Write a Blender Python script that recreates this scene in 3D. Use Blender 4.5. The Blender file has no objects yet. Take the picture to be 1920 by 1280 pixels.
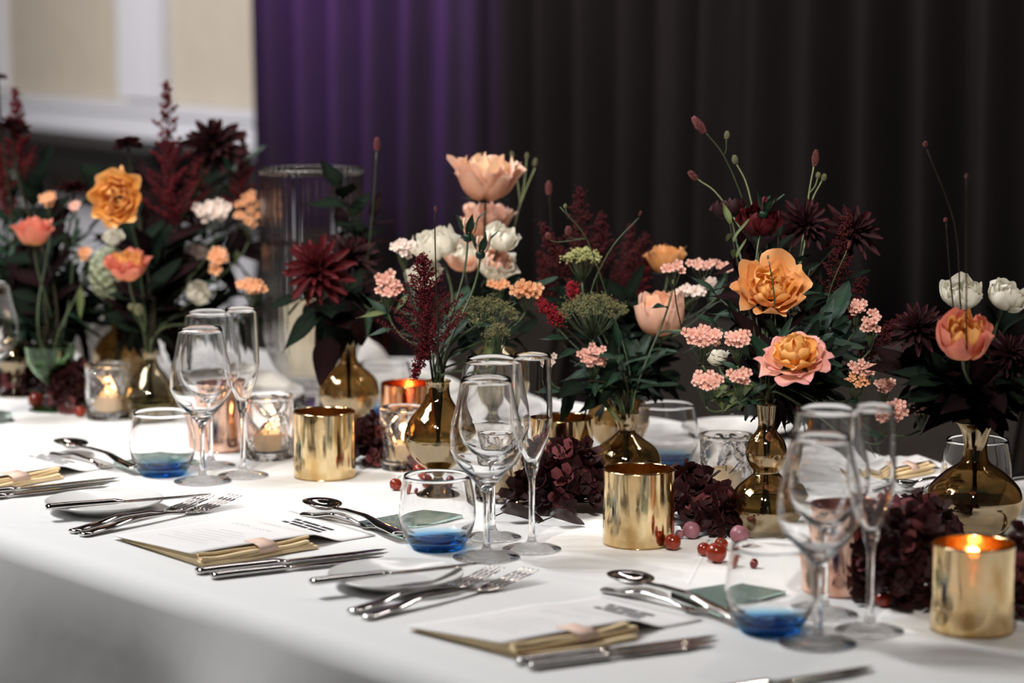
import bpy, bmesh, math, random
from mathutils import Vector, Matrix, Quaternion, noise
random.seed(7)
rnd = random.Random(11)
SC = bpy.context.scene
COL = SC.collection
PI = math.pi

# ------------------------------------------------------------------ camera
FPX = 4600.0
PITCH = math.atan(575.0 / FPX)
CAMZ = 1.36
T = 0.75                      # height of the table cloth
cam_d = bpy.data.cameras.new('camera'); cam = bpy.data.objects.new('camera', cam_d); COL.objects.link(cam)
cam.location = (0, 0, CAMZ); cam.rotation_euler = (PI / 2 - PITCH, 0, 0)
cam_d.sensor_width = 36; cam_d.lens = FPX / 1920 * 36
cam_d.clip_end = 60; cam_d.dof.use_dof = True
cam_d.dof.focus_distance = 3.08; cam_d.dof.aperture_fstop = 3.3
SC.camera = cam
# ------------------------------------------------------------------ world, lights, exposure
SC.view_settings.view_transform = 'Standard'; SC.view_settings.look = 'None'
SC.view_settings.gamma = 1; SC.view_settings.use_curve_mapping = False
SC.view_settings.exposure = 0.0
W = bpy.data.worlds.new('world'); SC.world = W; W.use_nodes = True
W.node_tree.nodes['Background'].inputs[0].default_value = (1.0, 0.94, 0.84, 1)
W.node_tree.nodes['Background'].inputs[1].default_value = 0.016
SC.cycles.max_bounces = 20; SC.cycles.transmission_bounces = 20; SC.cycles.glossy_bounces = 8
SC.cycles.transparent_max_bounces = 24; SC.cycles.diffuse_bounces = 3
SC.cycles.sample_clamp_indirect = 6.0; SC.cycles.blur_glossy = 1.0

def spot(name, loc, aim, power, col, angle=50, size=0.05, blend=0.6):
    l = bpy.data.lights.new(name, 'SPOT'); l.energy = power; l.color = col
    l.spot_size = math.radians(angle); l.spot_blend = blend; l.shadow_soft_size = size
    o = bpy.data.objects.new(name, l); COL.objects.link(o); o.location = loc
    o.rotation_euler = (Vector(aim) - Vector(loc)).to_track_quat('-Z', 'Y').to_euler()
    return o
def area(name, loc, aim, power, col, sx, sy):
    l = bpy.data.lights.new(name, 'AREA'); l.shape = 'RECTANGLE'; l.energy = power; l.color = col
    l.size = sx; l.size_y = sy
    o = bpy.data.objects.new(name, l); COL.objects.link(o); o.location = loc
    o.rotation_euler = (Vector(aim) - Vector(loc)).to_track_quat('-Z', 'Y').to_euler()
    return o
KEY = 1.0
spot('stage_spot', (-2.45, 3.9, 3.6), (0.0, 2.8, 0.8), 97 * KEY, (0.88, 0.92, 1.0), 66, 0.04)
spot('stage_spot', (-2.20, 3.55, 3.65), (-0.3, 2.8, 0.8), 97 * KEY, (0.98, 0.98, 1.0), 66, 0.04)
spot('stage_spot', (-1.95, 3.2, 3.7), (0.1, 2.5, 0.8), 97 * KEY, (1.0, 0.97, 0.92), 66, 0.05)
area('soft_window', (-2.2, 3.0, 3.4), (-0.2, 3.3, 0.8), 48, (0.97, 0.98, 1.0), 1.5, 0.9)
for a, b in (((-1.75, 1.3, 3.4), (-1.05, 4.25, 1.15)), ((-1.2, 0.85, 3.4), (-0.5, 3.75, 1.12)), ((-0.65, 0.5, 3.4), (0.02, 3.40, 1.10)), ((-0.1, 0.2, 3.4), (0.55, 3.0, 1.08))):
    spot('profile_spot', a, b, 320 * KEY, (1.0, 0.93, 0.85), 22, 0.06, 0.5)
spot('house_spot', (1.6, 4.0, 3.7), (0.1, 3.2, 0.8), 40 * KEY, (1.0, 0.86, 0.70), 60, 0.08)
spot('house_spot', (-2.9, 5.0, 3.9), (-0.8, 4.2, 0.8), 97 * KEY, (1.0, 0.95, 0.88), 60, 0.08)
area('wall_fill', (-4.3, 8.8, 2.3), (-2.9, 13.8, 1.0), 230, (1.0, 0.96, 0.95), 3.0, 0.4)  # added fill that brightens the pale wall, no visible source
area('curtain_fill', (1.3, 4.6, 3.9), (2.0, 6.2, 1.0), 42, (1.0, 0.92, 0.92), 3.5, 0.4)  # added unseen fill, lifts the drape out of pure black
area('curtain_fill', (-0.6, 5.9, 3.9), (0.1, 7.2, 1.1), 20, (1.0, 0.90, 0.88), 2.0, 0.4)  # second added fill, for the left part of the drape
spot('purple_uplighter', (-1.35, 6.3, 3.4), (-0.50, 6.98, 2.0), 1250, (0.46, 0.19, 1.0), 38, 0.06, 1.0)

# ------------------------------------------------------------------ pixel -> world
CA, SA = math.cos(PITCH), math.sin(PITCH)
def ray(u, v):
    x = (u - 960) / FPX; y = -(v - 640) / FPX
    return Vector((x, CA + y * SA, -SA + y * CA))
def at(u, v, z=T):
    d = ray(u, v); t = (z - CAMZ) / d.z
    return Vector((0, 0, CAMZ)) + d * t
def dep(u, v, Y):
    d = ray(u, v); return Vector((0, 0, CAMZ)) + d * (Y / d.y)
DX = Vector((0.65, -0.76, 0)).normalized()
NX = Vector((0.76, 0.65, 0)).normalized()

# ------------------------------------------------------------------ materials
MATS = {}
def mat(name):
    m = bpy.data.materials.new(name); m.use_nodes = True
    nt = m.node_tree; nt.nodes.clear()
    out = nt.nodes.new('ShaderNodeOutputMaterial')
    return m, nt, out
def N(nt, t, **kw):
    n = nt.nodes.new(t)
    for k, v in kw.items(): setattr(n, k, v)
    return n
def ramp(nt, stops, fac):
    r = N(nt, 'ShaderNodeValToRGB')
    el = r.color_ramp.elements
    while len(el) < len(stops): el.new(0.5)
    for e, (p, c) in zip(el, stops): e.position = p; e.color = (*c, 1)
    nt.links.new(fac, r.inputs[0]); return r.outputs[0]
def noise_tex(nt, scale, detail=4, coord='Object', stretch=None):
    tc = N(nt, 'ShaderNodeTexCoord'); n = N(nt, 'ShaderNodeTexNoise')
    n.inputs['Scale'].default_value = scale; n.inputs['Detail'].default_value = detail
    if stretch:
        mp = N(nt, 'ShaderNodeMapping'); mp.inputs['Scale'].default_value = stretch
        nt.links.new(tc.outputs[coord], mp.inputs[0]); nt.links.new(mp.outputs[0], n.inputs['Vector'])
    else: nt.links.new(tc.outputs[coord], n.inputs['Vector'])
    return n.outputs[0]
def principled(name, base, rough=0.5, metal=0.0, spec=0.5, var=0.15, scale=40, bump=0.0, bscale=200, sheen=0.0, emit=None):
    if name in MATS: return MATS[name]
    m, nt, out = mat(name)
    b = N(nt, 'ShaderNodeBsdfPrincipled')
    nz = noise_tex(nt, scale)
    c = ramp(nt, [(0.3, tuple(x * (1 - var) for x in base)), (0.7, tuple(min(1, x * (1 + var)) for x in base))], nz)
    nt.links.new(c, b.inputs['Base Color'])
    b.inputs['Roughness'].default_value = rough; b.inputs['Metallic'].default_value = metal
    b.inputs['Specular IOR Level'].default_value = spec
    if sheen: b.inputs['Sheen Weight'].default_value = sheen
    if bump:
        bp = N(nt, 'ShaderNodeBump'); bp.inputs['Strength'].default_value = bump; bp.inputs['Distance'].default_value = 0.002
        nt.links.new(noise_tex(nt, bscale), bp.inputs['Height']); nt.links.new(bp.outputs[0], b.inputs['Normal'])
    if emit:
        b.inputs['Emission Color'].default_value = (*emit[0], 1); b.inputs['Emission Strength'].default_value = emit[1]
    nt.links.new(b.outputs[0], out.inputs[0]); MATS[name] = m; return m
def glass(name, col, rough=0.0, ior=1.46, zgrad=None, lustre=0.0):
    """clear or tinted glass; zgrad = [(z, colour)...] is pigment of the thing itself along its own height"""
    if name in MATS: return MATS[name]
    m, nt, out = mat(name)
    g = N(nt, 'ShaderNodeBsdfGlass'); g.inputs['IOR'].default_value = ior; g.inputs['Roughness'].default_value = rough
    g.inputs['Color'].default_value = (*col, 1)
    if zgrad:
        tc = N(nt, 'ShaderNodeTexCoord'); sp = N(nt, 'ShaderNodeSeparateXYZ'); nt.links.new(tc.outputs['Object'], sp.inputs[0])
        mr = N(nt, 'ShaderNodeMapRange'); mr.inputs[1].default_value = zgrad[0][0]; mr.inputs[2].default_value = zgrad[-1][0]
        nt.links.new(sp.outputs[2], mr.inputs[0])
        z0, z1 = zgrad[0][0], zgrad[-1][0]
        c = ramp(nt, [((z - z0) / (z1 - z0), cc) for z, cc in zgrad], mr.outputs[0]); nt.links.new(c, g.inputs['Color'])
    last = g
    if lustre:      # thin metallic lustre on the glass
        gl = N(nt, 'ShaderNodeBsdfGlossy'); gl.inputs['Color'].default_value = (0.95, 0.82, 0.6, 1); gl.inputs['Roughness'].default_value = 0.02
        last = N(nt, 'ShaderNodeMixShader'); last.inputs[0].default_value = lustre
        nt.links.new(g.outputs[0], last.inputs[1]); nt.links.new(gl.outputs[0], last.inputs[2])
    nt.links.new(last.outputs[0], out.inputs[0]); MATS[name] = m; return m
def petal_mat(name, stops, trans=0.35, rough=0.6, var=0.12, spec=0.3):
    """pigment runs from the claw of the petal (t=0) to its rim (t=1)"""
    if name in MATS: return MATS[name]
    m, nt, out = mat(name)
    a = N(nt, 'ShaderNodeAttribute', attribute_name='t'); 
    nz = noise_tex(nt, 60, 3)
    ad = N(nt, 'ShaderNodeMath', operation='MULTIPLY_ADD'); nt.links.new(nz, ad.inputs[0]); ad.inputs[1].default_value = var * 2
    sb = N(nt, 'ShaderNodeMath', operation='SUBTRACT'); nt.links.new(a.outputs['Fac'], sb.inputs[0]); sb.inputs[1].default_value = var
    nt.links.new(sb.outputs[0], ad.inputs[2])
    c = ramp(nt, stops, ad.outputs[0])
    b = N(nt, 'ShaderNodeBsdfPrincipled'); nt.links.new(c, b.inputs['Base Color']); b.inputs['Roughness'].default_value = rough
    b.inputs['Specular IOR Level'].default_value = 0.3
    b.inputs['Specular IOR Level'].default_value = spec
    tr = N(nt, 'ShaderNodeBsdfTranslucent'); nt.links.new(c, tr.inputs[0])
    bp = N(nt, 'ShaderNodeBump'); bp.inputs['Strength'].default_value = 0.25; bp.inputs['Distance'].default_value = 0.002
    nt.links.new(noise_tex(nt, 150, 3, stretch=(1, 1, 0.35)), bp.inputs['Height']); nt.links.new(bp.outputs[0], b.inputs['Normal'])
    mx = N(nt, 'ShaderNodeMixShader'); mx.inputs[0].default_value = trans
    nt.links.new(b.outputs[0], mx.inputs[1]); nt.links.new(tr.outputs[0], mx.inputs[2]); nt.links.new(mx.outputs[0], out.inputs[0])
    MATS[name] = m; return m
def gold_mat(name, col, deep, seed):
    """mercury glass: a mirror film with worn patches, a little light gets through"""
    m, nt, out = mat(name)
    g = N(nt, 'ShaderNodeBsdfPrincipled'); g.inputs['Metallic'].default_value = 1.0
    nz = noise_tex(nt, 55, 6, stretch=(1, 1, 0.4)); 
    c = ramp(nt, [(0.35, deep), (0.62, col)], nz); nt.links.new(c, g.inputs['Base Color'])
    rr = ramp(nt, [(0.3, (0.05,) * 3), (0.75, (0.17,) * 3)], noise_tex(nt, 90, 4)); nt.links.new(rr, g.inputs['Roughness'])
    bp = N(nt, 'ShaderNodeBump'); bp.inputs['Strength'].default_value = 0.10; bp.inputs['Distance'].default_value = 0.002
    nt.links.new(noise_tex(nt, 45, 2, stretch=(1, 1, 0.3)), bp.inputs['Height']); nt.links.new(bp.outputs[0], g.inputs['Normal'])
    tr = N(nt, 'ShaderNodeBsdfTransparent'); tr.inputs[0].default_value = (*deep, 1)
    mx = N(nt, 'ShaderNodeMixShader'); mx.inputs[0].default_value = 0.14
    nt.links.new(g.outputs[0], mx.inputs[1]); nt.links.new(tr.outputs[0], mx.inputs[2]); nt.links.new(mx.outputs[0], out.inputs[0])
    return m

def cloth_mat():
    m, nt, out = mat('white_linen')
    b = N(nt, 'ShaderNodeBsdfPrincipled'); b.inputs['Base Color'].default_value = (0.80, 0.795, 0.785, 1)
    b.inputs['Roughness'].default_value = 0.85; b.inputs['Specular IOR Level'].default_value = 0.15; b.inputs['Sheen Weight'].default_value = 0.1
    n1 = noise_tex(nt, 5, 3); n2 = noise_tex(nt, 700, 2)
    ad = N(nt, 'ShaderNodeMath', operation='MULTIPLY_ADD'); nt.links.new(n1, ad.inputs[0]); ad.inputs[1].default_value = 3.0
    m2 = N(nt, 'ShaderNodeMath', operation='MULTIPLY'); nt.links.new(n2, m2.inputs[0]); m2.inputs[1].default_value = 0.06
    nt.links.new(m2.outputs[0], ad.inputs[2])
    last = ad.outputs[0]
    # pressed creases: a thin ridge along a line on the cloth
    tc = N(nt, 'ShaderNodeTexCoord')
    for (p, q) in ((at(880, 1000), at(1150, 1009)), (at(1345, 990), at(1290, 1095)), (at(-60, 984), at(240, 1001))):
        d = (q - p).normalized(); nn = Vector((-d.y, d.x, 0))
        dt = N(nt, 'ShaderNodeVectorMath', operation='DOT_PRODUCT'); nt.links.new(tc.outputs['Object'], dt.inputs[0]); dt.inputs[1].default_value = nn
        s = N(nt, 'ShaderNodeMath', operation='SUBTRACT'); nt.links.new(dt.outputs['Value'], s.inputs[0]); s.inputs[1].default_value = nn.dot(p)
        a = N(nt, 'ShaderNodeMath', operation='ABSOLUTE'); nt.links.new(s.outputs[0], a.inputs[0])
        r = N(nt, 'ShaderNodeMapRange'); nt.links.new(a.outputs[0], r.inputs[0]); r.inputs[1].default_value = 0; r.inputs[2].default_value = 0.003
        r.inputs[3].default_value = 0.8; r.inputs[4].default_value = 0
        al = N(nt, 'ShaderNodeVectorMath', operation='DOT_PRODUCT'); nt.links.new(tc.outputs['Object'], al.inputs[0]); al.inputs[1].default_value = d
        cp = N(nt, 'ShaderNodeMath', operation='COMPARE'); nt.links.new(al.outputs['Value'], cp.inputs[0]); cp.inputs[1].default_value = d.dot((p + q) / 2); cp.inputs[2].default_value = (q - p).length / 2
        ml = N(nt, 'ShaderNodeMath', operation='MULTIPLY'); nt.links.new(r.outputs[0], ml.inputs[0]); nt.links.new(cp.outputs[0], ml.inputs[1])
        s2 = N(nt, 'ShaderNodeMath', operation='ADD'); nt.links.new(last, s2.inputs[0]); nt.links.new(ml.outputs[0], s2.inputs[1]); last = s2.outputs[0]
    bp = N(nt, 'ShaderNodeBump'); bp.inputs['Strength'].default_value = 0.5; bp.inputs['Distance'].default_value = 0.002
    nt.links.new(last, bp.inputs['Height']); nt.links.new(bp.outputs[0], b.inputs['Normal'])
    nt.links.new(b.outputs[0], out.inputs[0]); return m

M_CLOTH = cloth_mat()
M_CLEAR = glass('clear_glass', (0.998, 0.998, 0.998))
M_CRYSTAL = glass('cut_crystal', (0.99, 0.985, 0.98), ior=1.5)
M_BLUE = glass('blue_based_glass', (1, 1, 1), zgrad=[(0.0, (0.10, 0.36, 0.72)), (0.005, (0.20, 0.52, 0.84)), (0.010, (0.62, 0.84, 0.95)), (0.018, (1.0, 1.0, 1.0))])
M_SMOKE = glass('smoky_amber_glass', (0.78, 0.68, 0.51), lustre=0.20)
M_SMOKE2 = glass('pale_smoky_glass', (0.86, 0.83, 0.75), lustre=0.15)
M_GREENG = glass('pale_green_glass', (0.72, 0.84, 0.70))
M_PLAQUE = glass('green_edged_glass', (0.86, 0.92, 0.90))
M_WATER = glass('vase_water', (0.90, 0.91, 0.80), ior=1.33)
M_GOLD = gold_mat('gold_mercury_glass', (0.93, 0.74, 0.43), (0.70, 0.45, 0.18), 1)
M_COPPER = gold_mat('copper_mercury_glass', (0.92, 0.50, 0.28), (0.60, 0.24, 0.09), 2)
M_PINK = gold_mat('rose_gold_mercury_glass', (0.95, 0.66, 0.52), (0.75, 0.40, 0.28), 3)
M_WAX = principled('cream_wax', (0.88, 0.66, 0.40), 0.5, var=0.05)
M_WAX.node_tree.nodes['Principled BSDF'].inputs['Subsurface Weight'].default_value = 0.0
M_PILLAR = principled('ivory_wax', (0.72, 0.62, 0.44), 0.55, var=0.08)
M_WICK = principled('burnt_wick', (0.02, 0.015, 0.01), 0.9)
M_FLAME = principled('candle_flame', (1.0, 0.6, 0.2), 0.5, emit=((1.0, 0.62, 0.25), 12.0))
M_STEEL = principled('polished_steel', (0.66, 0.64, 0.62), 0.045, metal=1.0, var=0.04, scale=120)
M_STEEL2 = principled('brushed_blade_steel', (0.60, 0.59, 0.57), 0.09, metal=1.0, var=0.04, scale=120)
M_PORC = principled('white_porcelain', (0.80, 0.79, 0.77), 0.12, var=0.01)
M_NAP = principled('cream_linen', (0.92, 0.72, 0.44), 0.85, var=0.06, bump=0.3, bscale=900, spec=0.1)
M_NAPW = principled('white_napkin_linen', (0.80, 0.78, 0.74), 0.85, var=0.04, bump=0.3, bscale=900, spec=0.1)
M_PAPER = principled('menu_paper', (0.84, 0.82, 0.81), 0.7, var=0.015, spec=0.2)
M_BAND = principled('blush_ribbon', (0.85, 0.60, 0.48), 0.6, var=0.04)
M_INK = principled('grey_ink', (0.12, 0.12, 0.13), 0.8)
M_INKD = principled('dark_ink', (0.05, 0.05, 0.055), 0.8)
M_STEM = principled('green_stem', (0.035, 0.055, 0.018), 0.5, var=0.25)
M_STEMD = principled('dark_stem', (0.018, 0.015, 0.008), 0.7, var=0.25, spec=0.1)
M_PALESTEM = principled('pale_green_stem', (0.26, 0.30, 0.14), 0.5, var=0.2)
M_FRUIT = principled('red_crab_apple', (0.26, 0.026, 0.009), 0.16, var=0.55, scale=45)
M_FRUITD = principled('dark_red_berry', (0.16, 0.012, 0.018), 0.22, var=0.3)
M_FRUITP = principled('dusty_mauve_berry', (0.30, 0.12, 0.15), 0.4, var=0.3)
M_CHAIR = principled('grey_chair_fabric', (0.026, 0.021, 0.018), 0.9, var=0.1, bump=0.2, bscale=600, spec=0.1)
M_CHAIRLEG = principled('black_chair_wood', (0.012, 0.010, 0.009), 0.5)
M_BLACKWOOD = principled('black_lacquered_wood', (0.010, 0.009, 0.009), 0.6, spec=0.1)
M_TRIM = principled('cool_white_paint', (0.54, 0.54, 0.58), 0.6, var=0.03)
M_PANEL = principled('beige_wall_paint', (0.43, 0.38, 0.31), 0.8, var=0.04, scale=8)
M_FLOOR = principled('dark_carpet', (0.070, 0.055, 0.036), 0.95, var=0.25, scale=60, spec=0.05)
M_CURT = principled('near_black_drape', (0.050, 0.040, 0.040), 0.9, var=0.08, spec=0.1, scale=3)
M_TABLE = principled('trestle_wood', (0.35, 0.24, 0.14), 0.6)
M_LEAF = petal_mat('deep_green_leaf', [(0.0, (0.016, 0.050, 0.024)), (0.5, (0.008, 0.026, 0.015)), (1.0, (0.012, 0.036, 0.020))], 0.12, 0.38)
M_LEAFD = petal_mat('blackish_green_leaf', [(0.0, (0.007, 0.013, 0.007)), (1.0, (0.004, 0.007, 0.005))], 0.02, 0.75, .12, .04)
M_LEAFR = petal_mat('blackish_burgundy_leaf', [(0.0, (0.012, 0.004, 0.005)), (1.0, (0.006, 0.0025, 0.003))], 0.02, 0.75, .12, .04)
M_LEAFO = petal_mat('olive_leaf', [(0.0, (0.12, 0.15, 0.05)), (1.0, (0.07, 0.10, 0.03))], 0.2, 0.5)
P_ = {
 'peach': [(0.0, (0.85, 0.26, 0.06)), (0.45, (0.90, 0.44, 0.22)), (1.0, (0.92, 0.58, 0.42))],
 'blush': [(0.0, (0.85, 0.34, 0.15)), (0.5, (0.90, 0.54, 0.38)), (1.0, (0.92, 0.66, 0.55))],
 'cream': [(0.0, (0.90, 0.48, 0.12)), (0.6, (0.92, 0.62, 0.38)), (1.0, (0.92, 0.70, 0.54))],
 'apricot': [(0.0, (0.60, 0.18, 0.04)), (0.5, (0.82, 0.38, 0.12)), (1.0, (0.86, 0.50, 0.25))],
 'amber': [(0.0, (0.75, 0.24, 0.03)), (0.5, (0.90, 0.46, 0.10)), (1.0, (0.90, 0.52, 0.26))],
 'coral': [(0.0, (0.88, 0.50, 0.14)), (0.4, (0.84, 0.30, 0.18)), (1.0, (0.82, 0.27, 0.22))],
 'pink': [(0.0, (0.88, 0.55, 0.28)), (0.5, (0.86, 0.42, 0.34)), (1.0, (0.84, 0.38, 0.40))],
 'white': [(0.0, (0.70, 0.66, 0.40)), (0.4, (0.84, 0.80, 0.66)), (1.0, (0.88, 0.85, 0.78))],
 'burgundy': [(0.0, (0.05, 0.002, 0.004)), (0.7, (0.075, 0.004, 0.007)), (1.0, (0.11, 0.006, 0.010))],
 'blackred': [(0.0, (0.012, 0.002, 0.004)), (0.7, (0.020, 0.002, 0.004)), (1.0, (0.055, 0.004, 0.009))],
 'pinkfloret': [(0.0, (0.75, 0.14, 0.07)), (0.3, (0.86, 0.42, 0.32)), (1.0, (0.88, 0.56, 0.48))],
 'orangefloret': [(0.0, (0.75, 0.16, 0.03)), (0.3, (0.84, 0.36, 0.16)), (1.0, (0.86, 0.48, 0.28))],
 'whitefloret': [(0.0, (0.80, 0.40, 0.30)), (0.3, (0.86, 0.68, 0.58)), (1.0, (0.88, 0.76, 0.70))],
 'hydrangea': [(0.0, (0.034, 0.006, 0.004)), (0.6, (0.019, 0.003, 0.003)), (1.0, (0.034, 0.004, 0.005))],
 'hydrangea_pink': [(0.0, (0.12, 0.025, 0.015)), (0.6, (0.16, 0.035, 0.04)), (1.0, (0.24, 0.07, 0.08))],
 'greenhyd': [(0.0, (0.14, 0.20, 0.08)), (0.6, (0.36, 0.40, 0.26)), (1.0, (0.48, 0.50, 0.38))],
}
def PM(k): return petal_mat('petal_' + k, P_[k], trans=0.30 if k not in ('burgundy', 'blackred', 'hydrangea') else 0.12)

# ------------------------------------------------------------------ object helpers
def tag(o, label, cat, group=None, kind=None):
    if label: o['label'] = label
    if cat: o['category'] = cat
    if group: o['group'] = group
    if kind: o['kind'] = kind
    return o
def thing(name, label, cat, loc, rz=0.0, group=None):
    o = bpy.data.objects.new(name, None); COL.objects.link(o); o.empty_display_size = 0.02
    o.location = loc; o.rotation_euler = (0, 0, rz); return tag(o, label, cat, group)
def mesh(name, vs, fs, m=None, smooth=True, tv=None):
    me = bpy.data.meshes.new(name); me.from_pydata([tuple(v) for v in vs], [], fs)
    if smooth: me.polygons.foreach_set('use_smooth', [True] * len(fs))
    if tv is not None:
        a = me.attributes.new('t', 'FLOAT', 'POINT'); a.data.foreach_set('value', tv)
    if m: me.materials.append(m)
    me.update(); return me
def obj(name, me, parent=None, loc=None, mtx=None, kind=None, label=None):
    o = bpy.data.objects.new(name, me); COL.objects.link(o)
    if parent: o.parent = parent
    if mtx is not None: o.matrix_local = mtx
    elif loc is not None: o.location = loc
    if kind: o['kind'] = kind
    if label: o['label'] = label
    return o
class MB:
    def __init__(s): s.v = []; s.f = []; s.t = []
    def add(s, vs, fs, t=None):
        k = len(s.v); s.v += [Vector(v) for v in vs]; s.f += [tuple(i + k for i in f) for f in fs]
        s.t += (t if t is not None else [0.5] * len(vs))
    def box(s, c, d, rot=None):
        c = Vector(c); h = Vector(d) / 2
        vs = [Vector((x * h.x, y * h.y, z * h.z)) for x in (-1, 1) for y in (-1, 1) for z in (-1, 1)]
        if rot is not None: vs = [rot @ v for v in vs]
        s.add([v + c for v in vs], [(0, 1, 3, 2), (4, 6, 7, 5), (0, 4, 5, 1), (2, 3, 7, 6), (0, 2, 6, 4), (1, 5, 7, 3)])
    def me(s, name, m, smooth=True): return mesh(name, s.v, s.f, m, smooth, s.t)
    def build(s, name, m, parent=None, smooth=True, **k): return obj(name, s.me(name, m, smooth), parent, **k)
def tube_data(pts, rads, n=8, cap=True):
    pts = [Vector(p) for p in pts]; vs = []; fs = []
    up = Vector((0, 0, 1)) if abs((pts[-1] - pts[0]).normalized().z) < 0.9 else Vector((0, 1, 0))
    for i, p in enumerate(pts):
        d = (pts[min(i + 1, len(pts) - 1)] - pts[max(i - 1, 0)]).normalized()
        a = d.cross(up).normalized(); b = d.cross(a)
        r = rads[i] if isinstance(rads, (list, tuple)) else rads
        for k in range(n):
            an = 2 * PI * k / n; vs.append(p + (a * math.cos(an) + b * math.sin(an)) * r)
    for i in range(len(pts) - 1):
        for k in range(n):
            k2 = (k + 1) % n; fs.append((i * n + k, i * n + k2, (i + 1) * n + k2, (i + 1) * n + k))
    if cap: fs.append(tuple(range(n - 1, -1, -1))); fs.append(tuple((len(pts) - 1) * n + k for k in range(n)))
    return vs, fs
def bez(p0, p1, p2, p3, n=10):
    o = []
    for i in range(n + 1):
        t = i / n; s = 1 - t
        o.append(Vector(p0) * s ** 3 + Vector(p1) * 3 * s * s * t + Vector(p2) * 3 * s * t * t + Vector(p3) * t ** 3)
    return o
def crom(pts, k=5):
    """Catmull-Rom through (r,z) points"""
    P = [Vector((a, b)) for a, b in pts]; out = []
    for i in range(len(P) - 1):
        p0 = P[max(i - 1, 0)]; p1 = P[i]; p2 = P[i + 1]; p3 = P[min(i + 2, len(P) - 1)]
        for j in range(k):
            t = j / k
            q = 0.5 * ((2 * p1) + (p2 - p0) * t + (2 * p0 - 5 * p1 + 4 * p2 - p3) * t * t + (3 * p1 - p0 - 3 * p2 + p3) * t ** 3)
            out.append((max(q.x, 0.0), q.y))
    out.append(tuple(P[-1])); return out
def lathe(prof, seg, classify=None, rfun=None):
    """prof: (r,z) list. returns {name: (verts, faces)}; pieces share their boundary rings, so the glass stays closed"""
    res = {}
    for i in range(len(prof) - 1):
        nm = classify(i, prof) if classify else 'body'
        vs, fs, mp = res.setdefault(nm, ([], [], {}))
        def ring(j):
            if j in mp: return mp[j]
            r, z = prof[j]; idx = []
            if r < 1e-5: vs.append(Vector((0, 0, z))); idx = [len(vs) - 1] * seg
            else:
                for k in range(seg):
                    a = 2 * PI * k / seg; rr = rfun(j, a, r, z) if rfun else r
                    vs.append(Vector((rr * math.cos(a), rr * math.sin(a), z))); idx.append(len(vs) - 1)
            mp[j] = idx; return idx
        A = ring(i); B = ring(i + 1)
        for k in range(seg):
            k2 = (k + 1) % seg; f = [A[k], A[k2], B[k2], B[k]]
            g = []
            for x in f:
                if x not in g: g.append(x)
            if len(g) > 2: fs.append(tuple(g))
    return {k: (v[0], v[1]) for k, v in res.items()}
def align(axis, spin=0.0):
    q = Vector((0, 0, 1)).rotation_difference(Vector(axis).normalized())
    return (q @ Quaternion((0, 0, 1), spin)).to_matrix().to_4x4()

# ------------------------------------------------------------------ the setting
def struct(name, me): o = obj(name, me); o['kind'] = 'structure'; return o
f = MB(); f.box((0, 7, -0.05), (16, 20, 0.1)); struct('floor', f.me('floor', M_FLOOR, False))
# far wall, nearly parallel with the table
wa = Vector((-2.92 - 0.486 * 3.2, 14 + 0.874 * 3.2, 0)); wd = Vector((0.486, -0.874, 0)); wn = Vector((-0.874, -0.486, 0))
wrot = Matrix(((wd.x, wn.x, 0), (wd.y, wn.y, 0), (0, 0, 1)))
def wbox(mb, s0, s1, z0, z1, d0, d1):
    c = wa + wd * (s0 + s1) / 2 + wn * (d0 + d1) / 2; c.z = (z0 + z1) / 2
    mb.box(c, (s1 - s0, d1 - d0, z1 - z0), wrot)
w = MB(); wbox(w, 0, 9, 0, 4.2, -0.12, 0.0)
wall = struct('wall_left', w.me('wall_left', M_PANEL, False))
def ws(u):     # station on the wall seen in pixel column u
    k = (u - 960) / FPX; return (k * wa.y - wa.x) / (wd.x - k * wd.y)
def wz(u, v):
    s = ws(u); p = wa + wd * s; return CAMZ - (v - 65) / FPX * p.y
s0, s1 = ws(243), ws(326)
w = MB(); wbox(w, s0, s1, 1.05, 4.1, 0, 0.05); wbox(w, s0 + .05, s1 - .05, 1.05, 4.1, 0.05, 0.065); obj('panel_stile', w.me('panel_stile', M_TRIM, False), wall)
w = MB(); wbox(w, ws(243) - 2.2, ws(243) - 1.9, 1.05, 4.1, 0, 0.05); obj('panel_stile', w.me('panel_stile', M_TRIM, False), wall)
for nm, (za, zb, dd) in {'dado_cap': (0.985, 1.035, 0.09), 'dado_board': (0.90, 0.985, 0.05), 'dado_foot': (0.855, 0.90, 0.08), 'wainscot': (0.09, 0.855, 0.03), 'skirting': (0, 0.09, 0.05)}.items():
    w = MB(); wbox(w, 0, 9, za, zb, 0, dd); o = struct('trim_1' if nm == 'dado_cap' else 'trim_2' if nm == 'dado_board' else 'trim_3' if nm == 'dado_foot' else 'trim_4' if nm == 'wainscot' else 'baseboard_left', w.me(nm, M_TRIM, False))
# long black console before the wainscot
c = thing('console_table', 'long black console table with thin legs against the pale panelled wall', 'console table', wa + wd * 5.0 + wn * 0.35, math.atan2(wd.y, wd.x))
w = MB(); w.box((0, 0, 0.855), (4.2, 0.44, 0.035)); w.build('table_top', M_BLACKWOOD, c, False)
w = MB(); w.box((0, 0, 0.775), (4.1, 0.36, 0.125)); w.build('apron', M_BLACKWOOD, c, False)
for x in (-2.0, -0.72, 0.62, 2.0):
    for y in (-0.17, 0.17):
        w = MB(); vs, fs = tube_data([(x, y, 0.70), (x, y, 0.35), (x, y, 0)], [0.028, 0.022, 0.016], 8); w.add(vs, fs); w.build('leg', M_BLACKWOOD, c)
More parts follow.
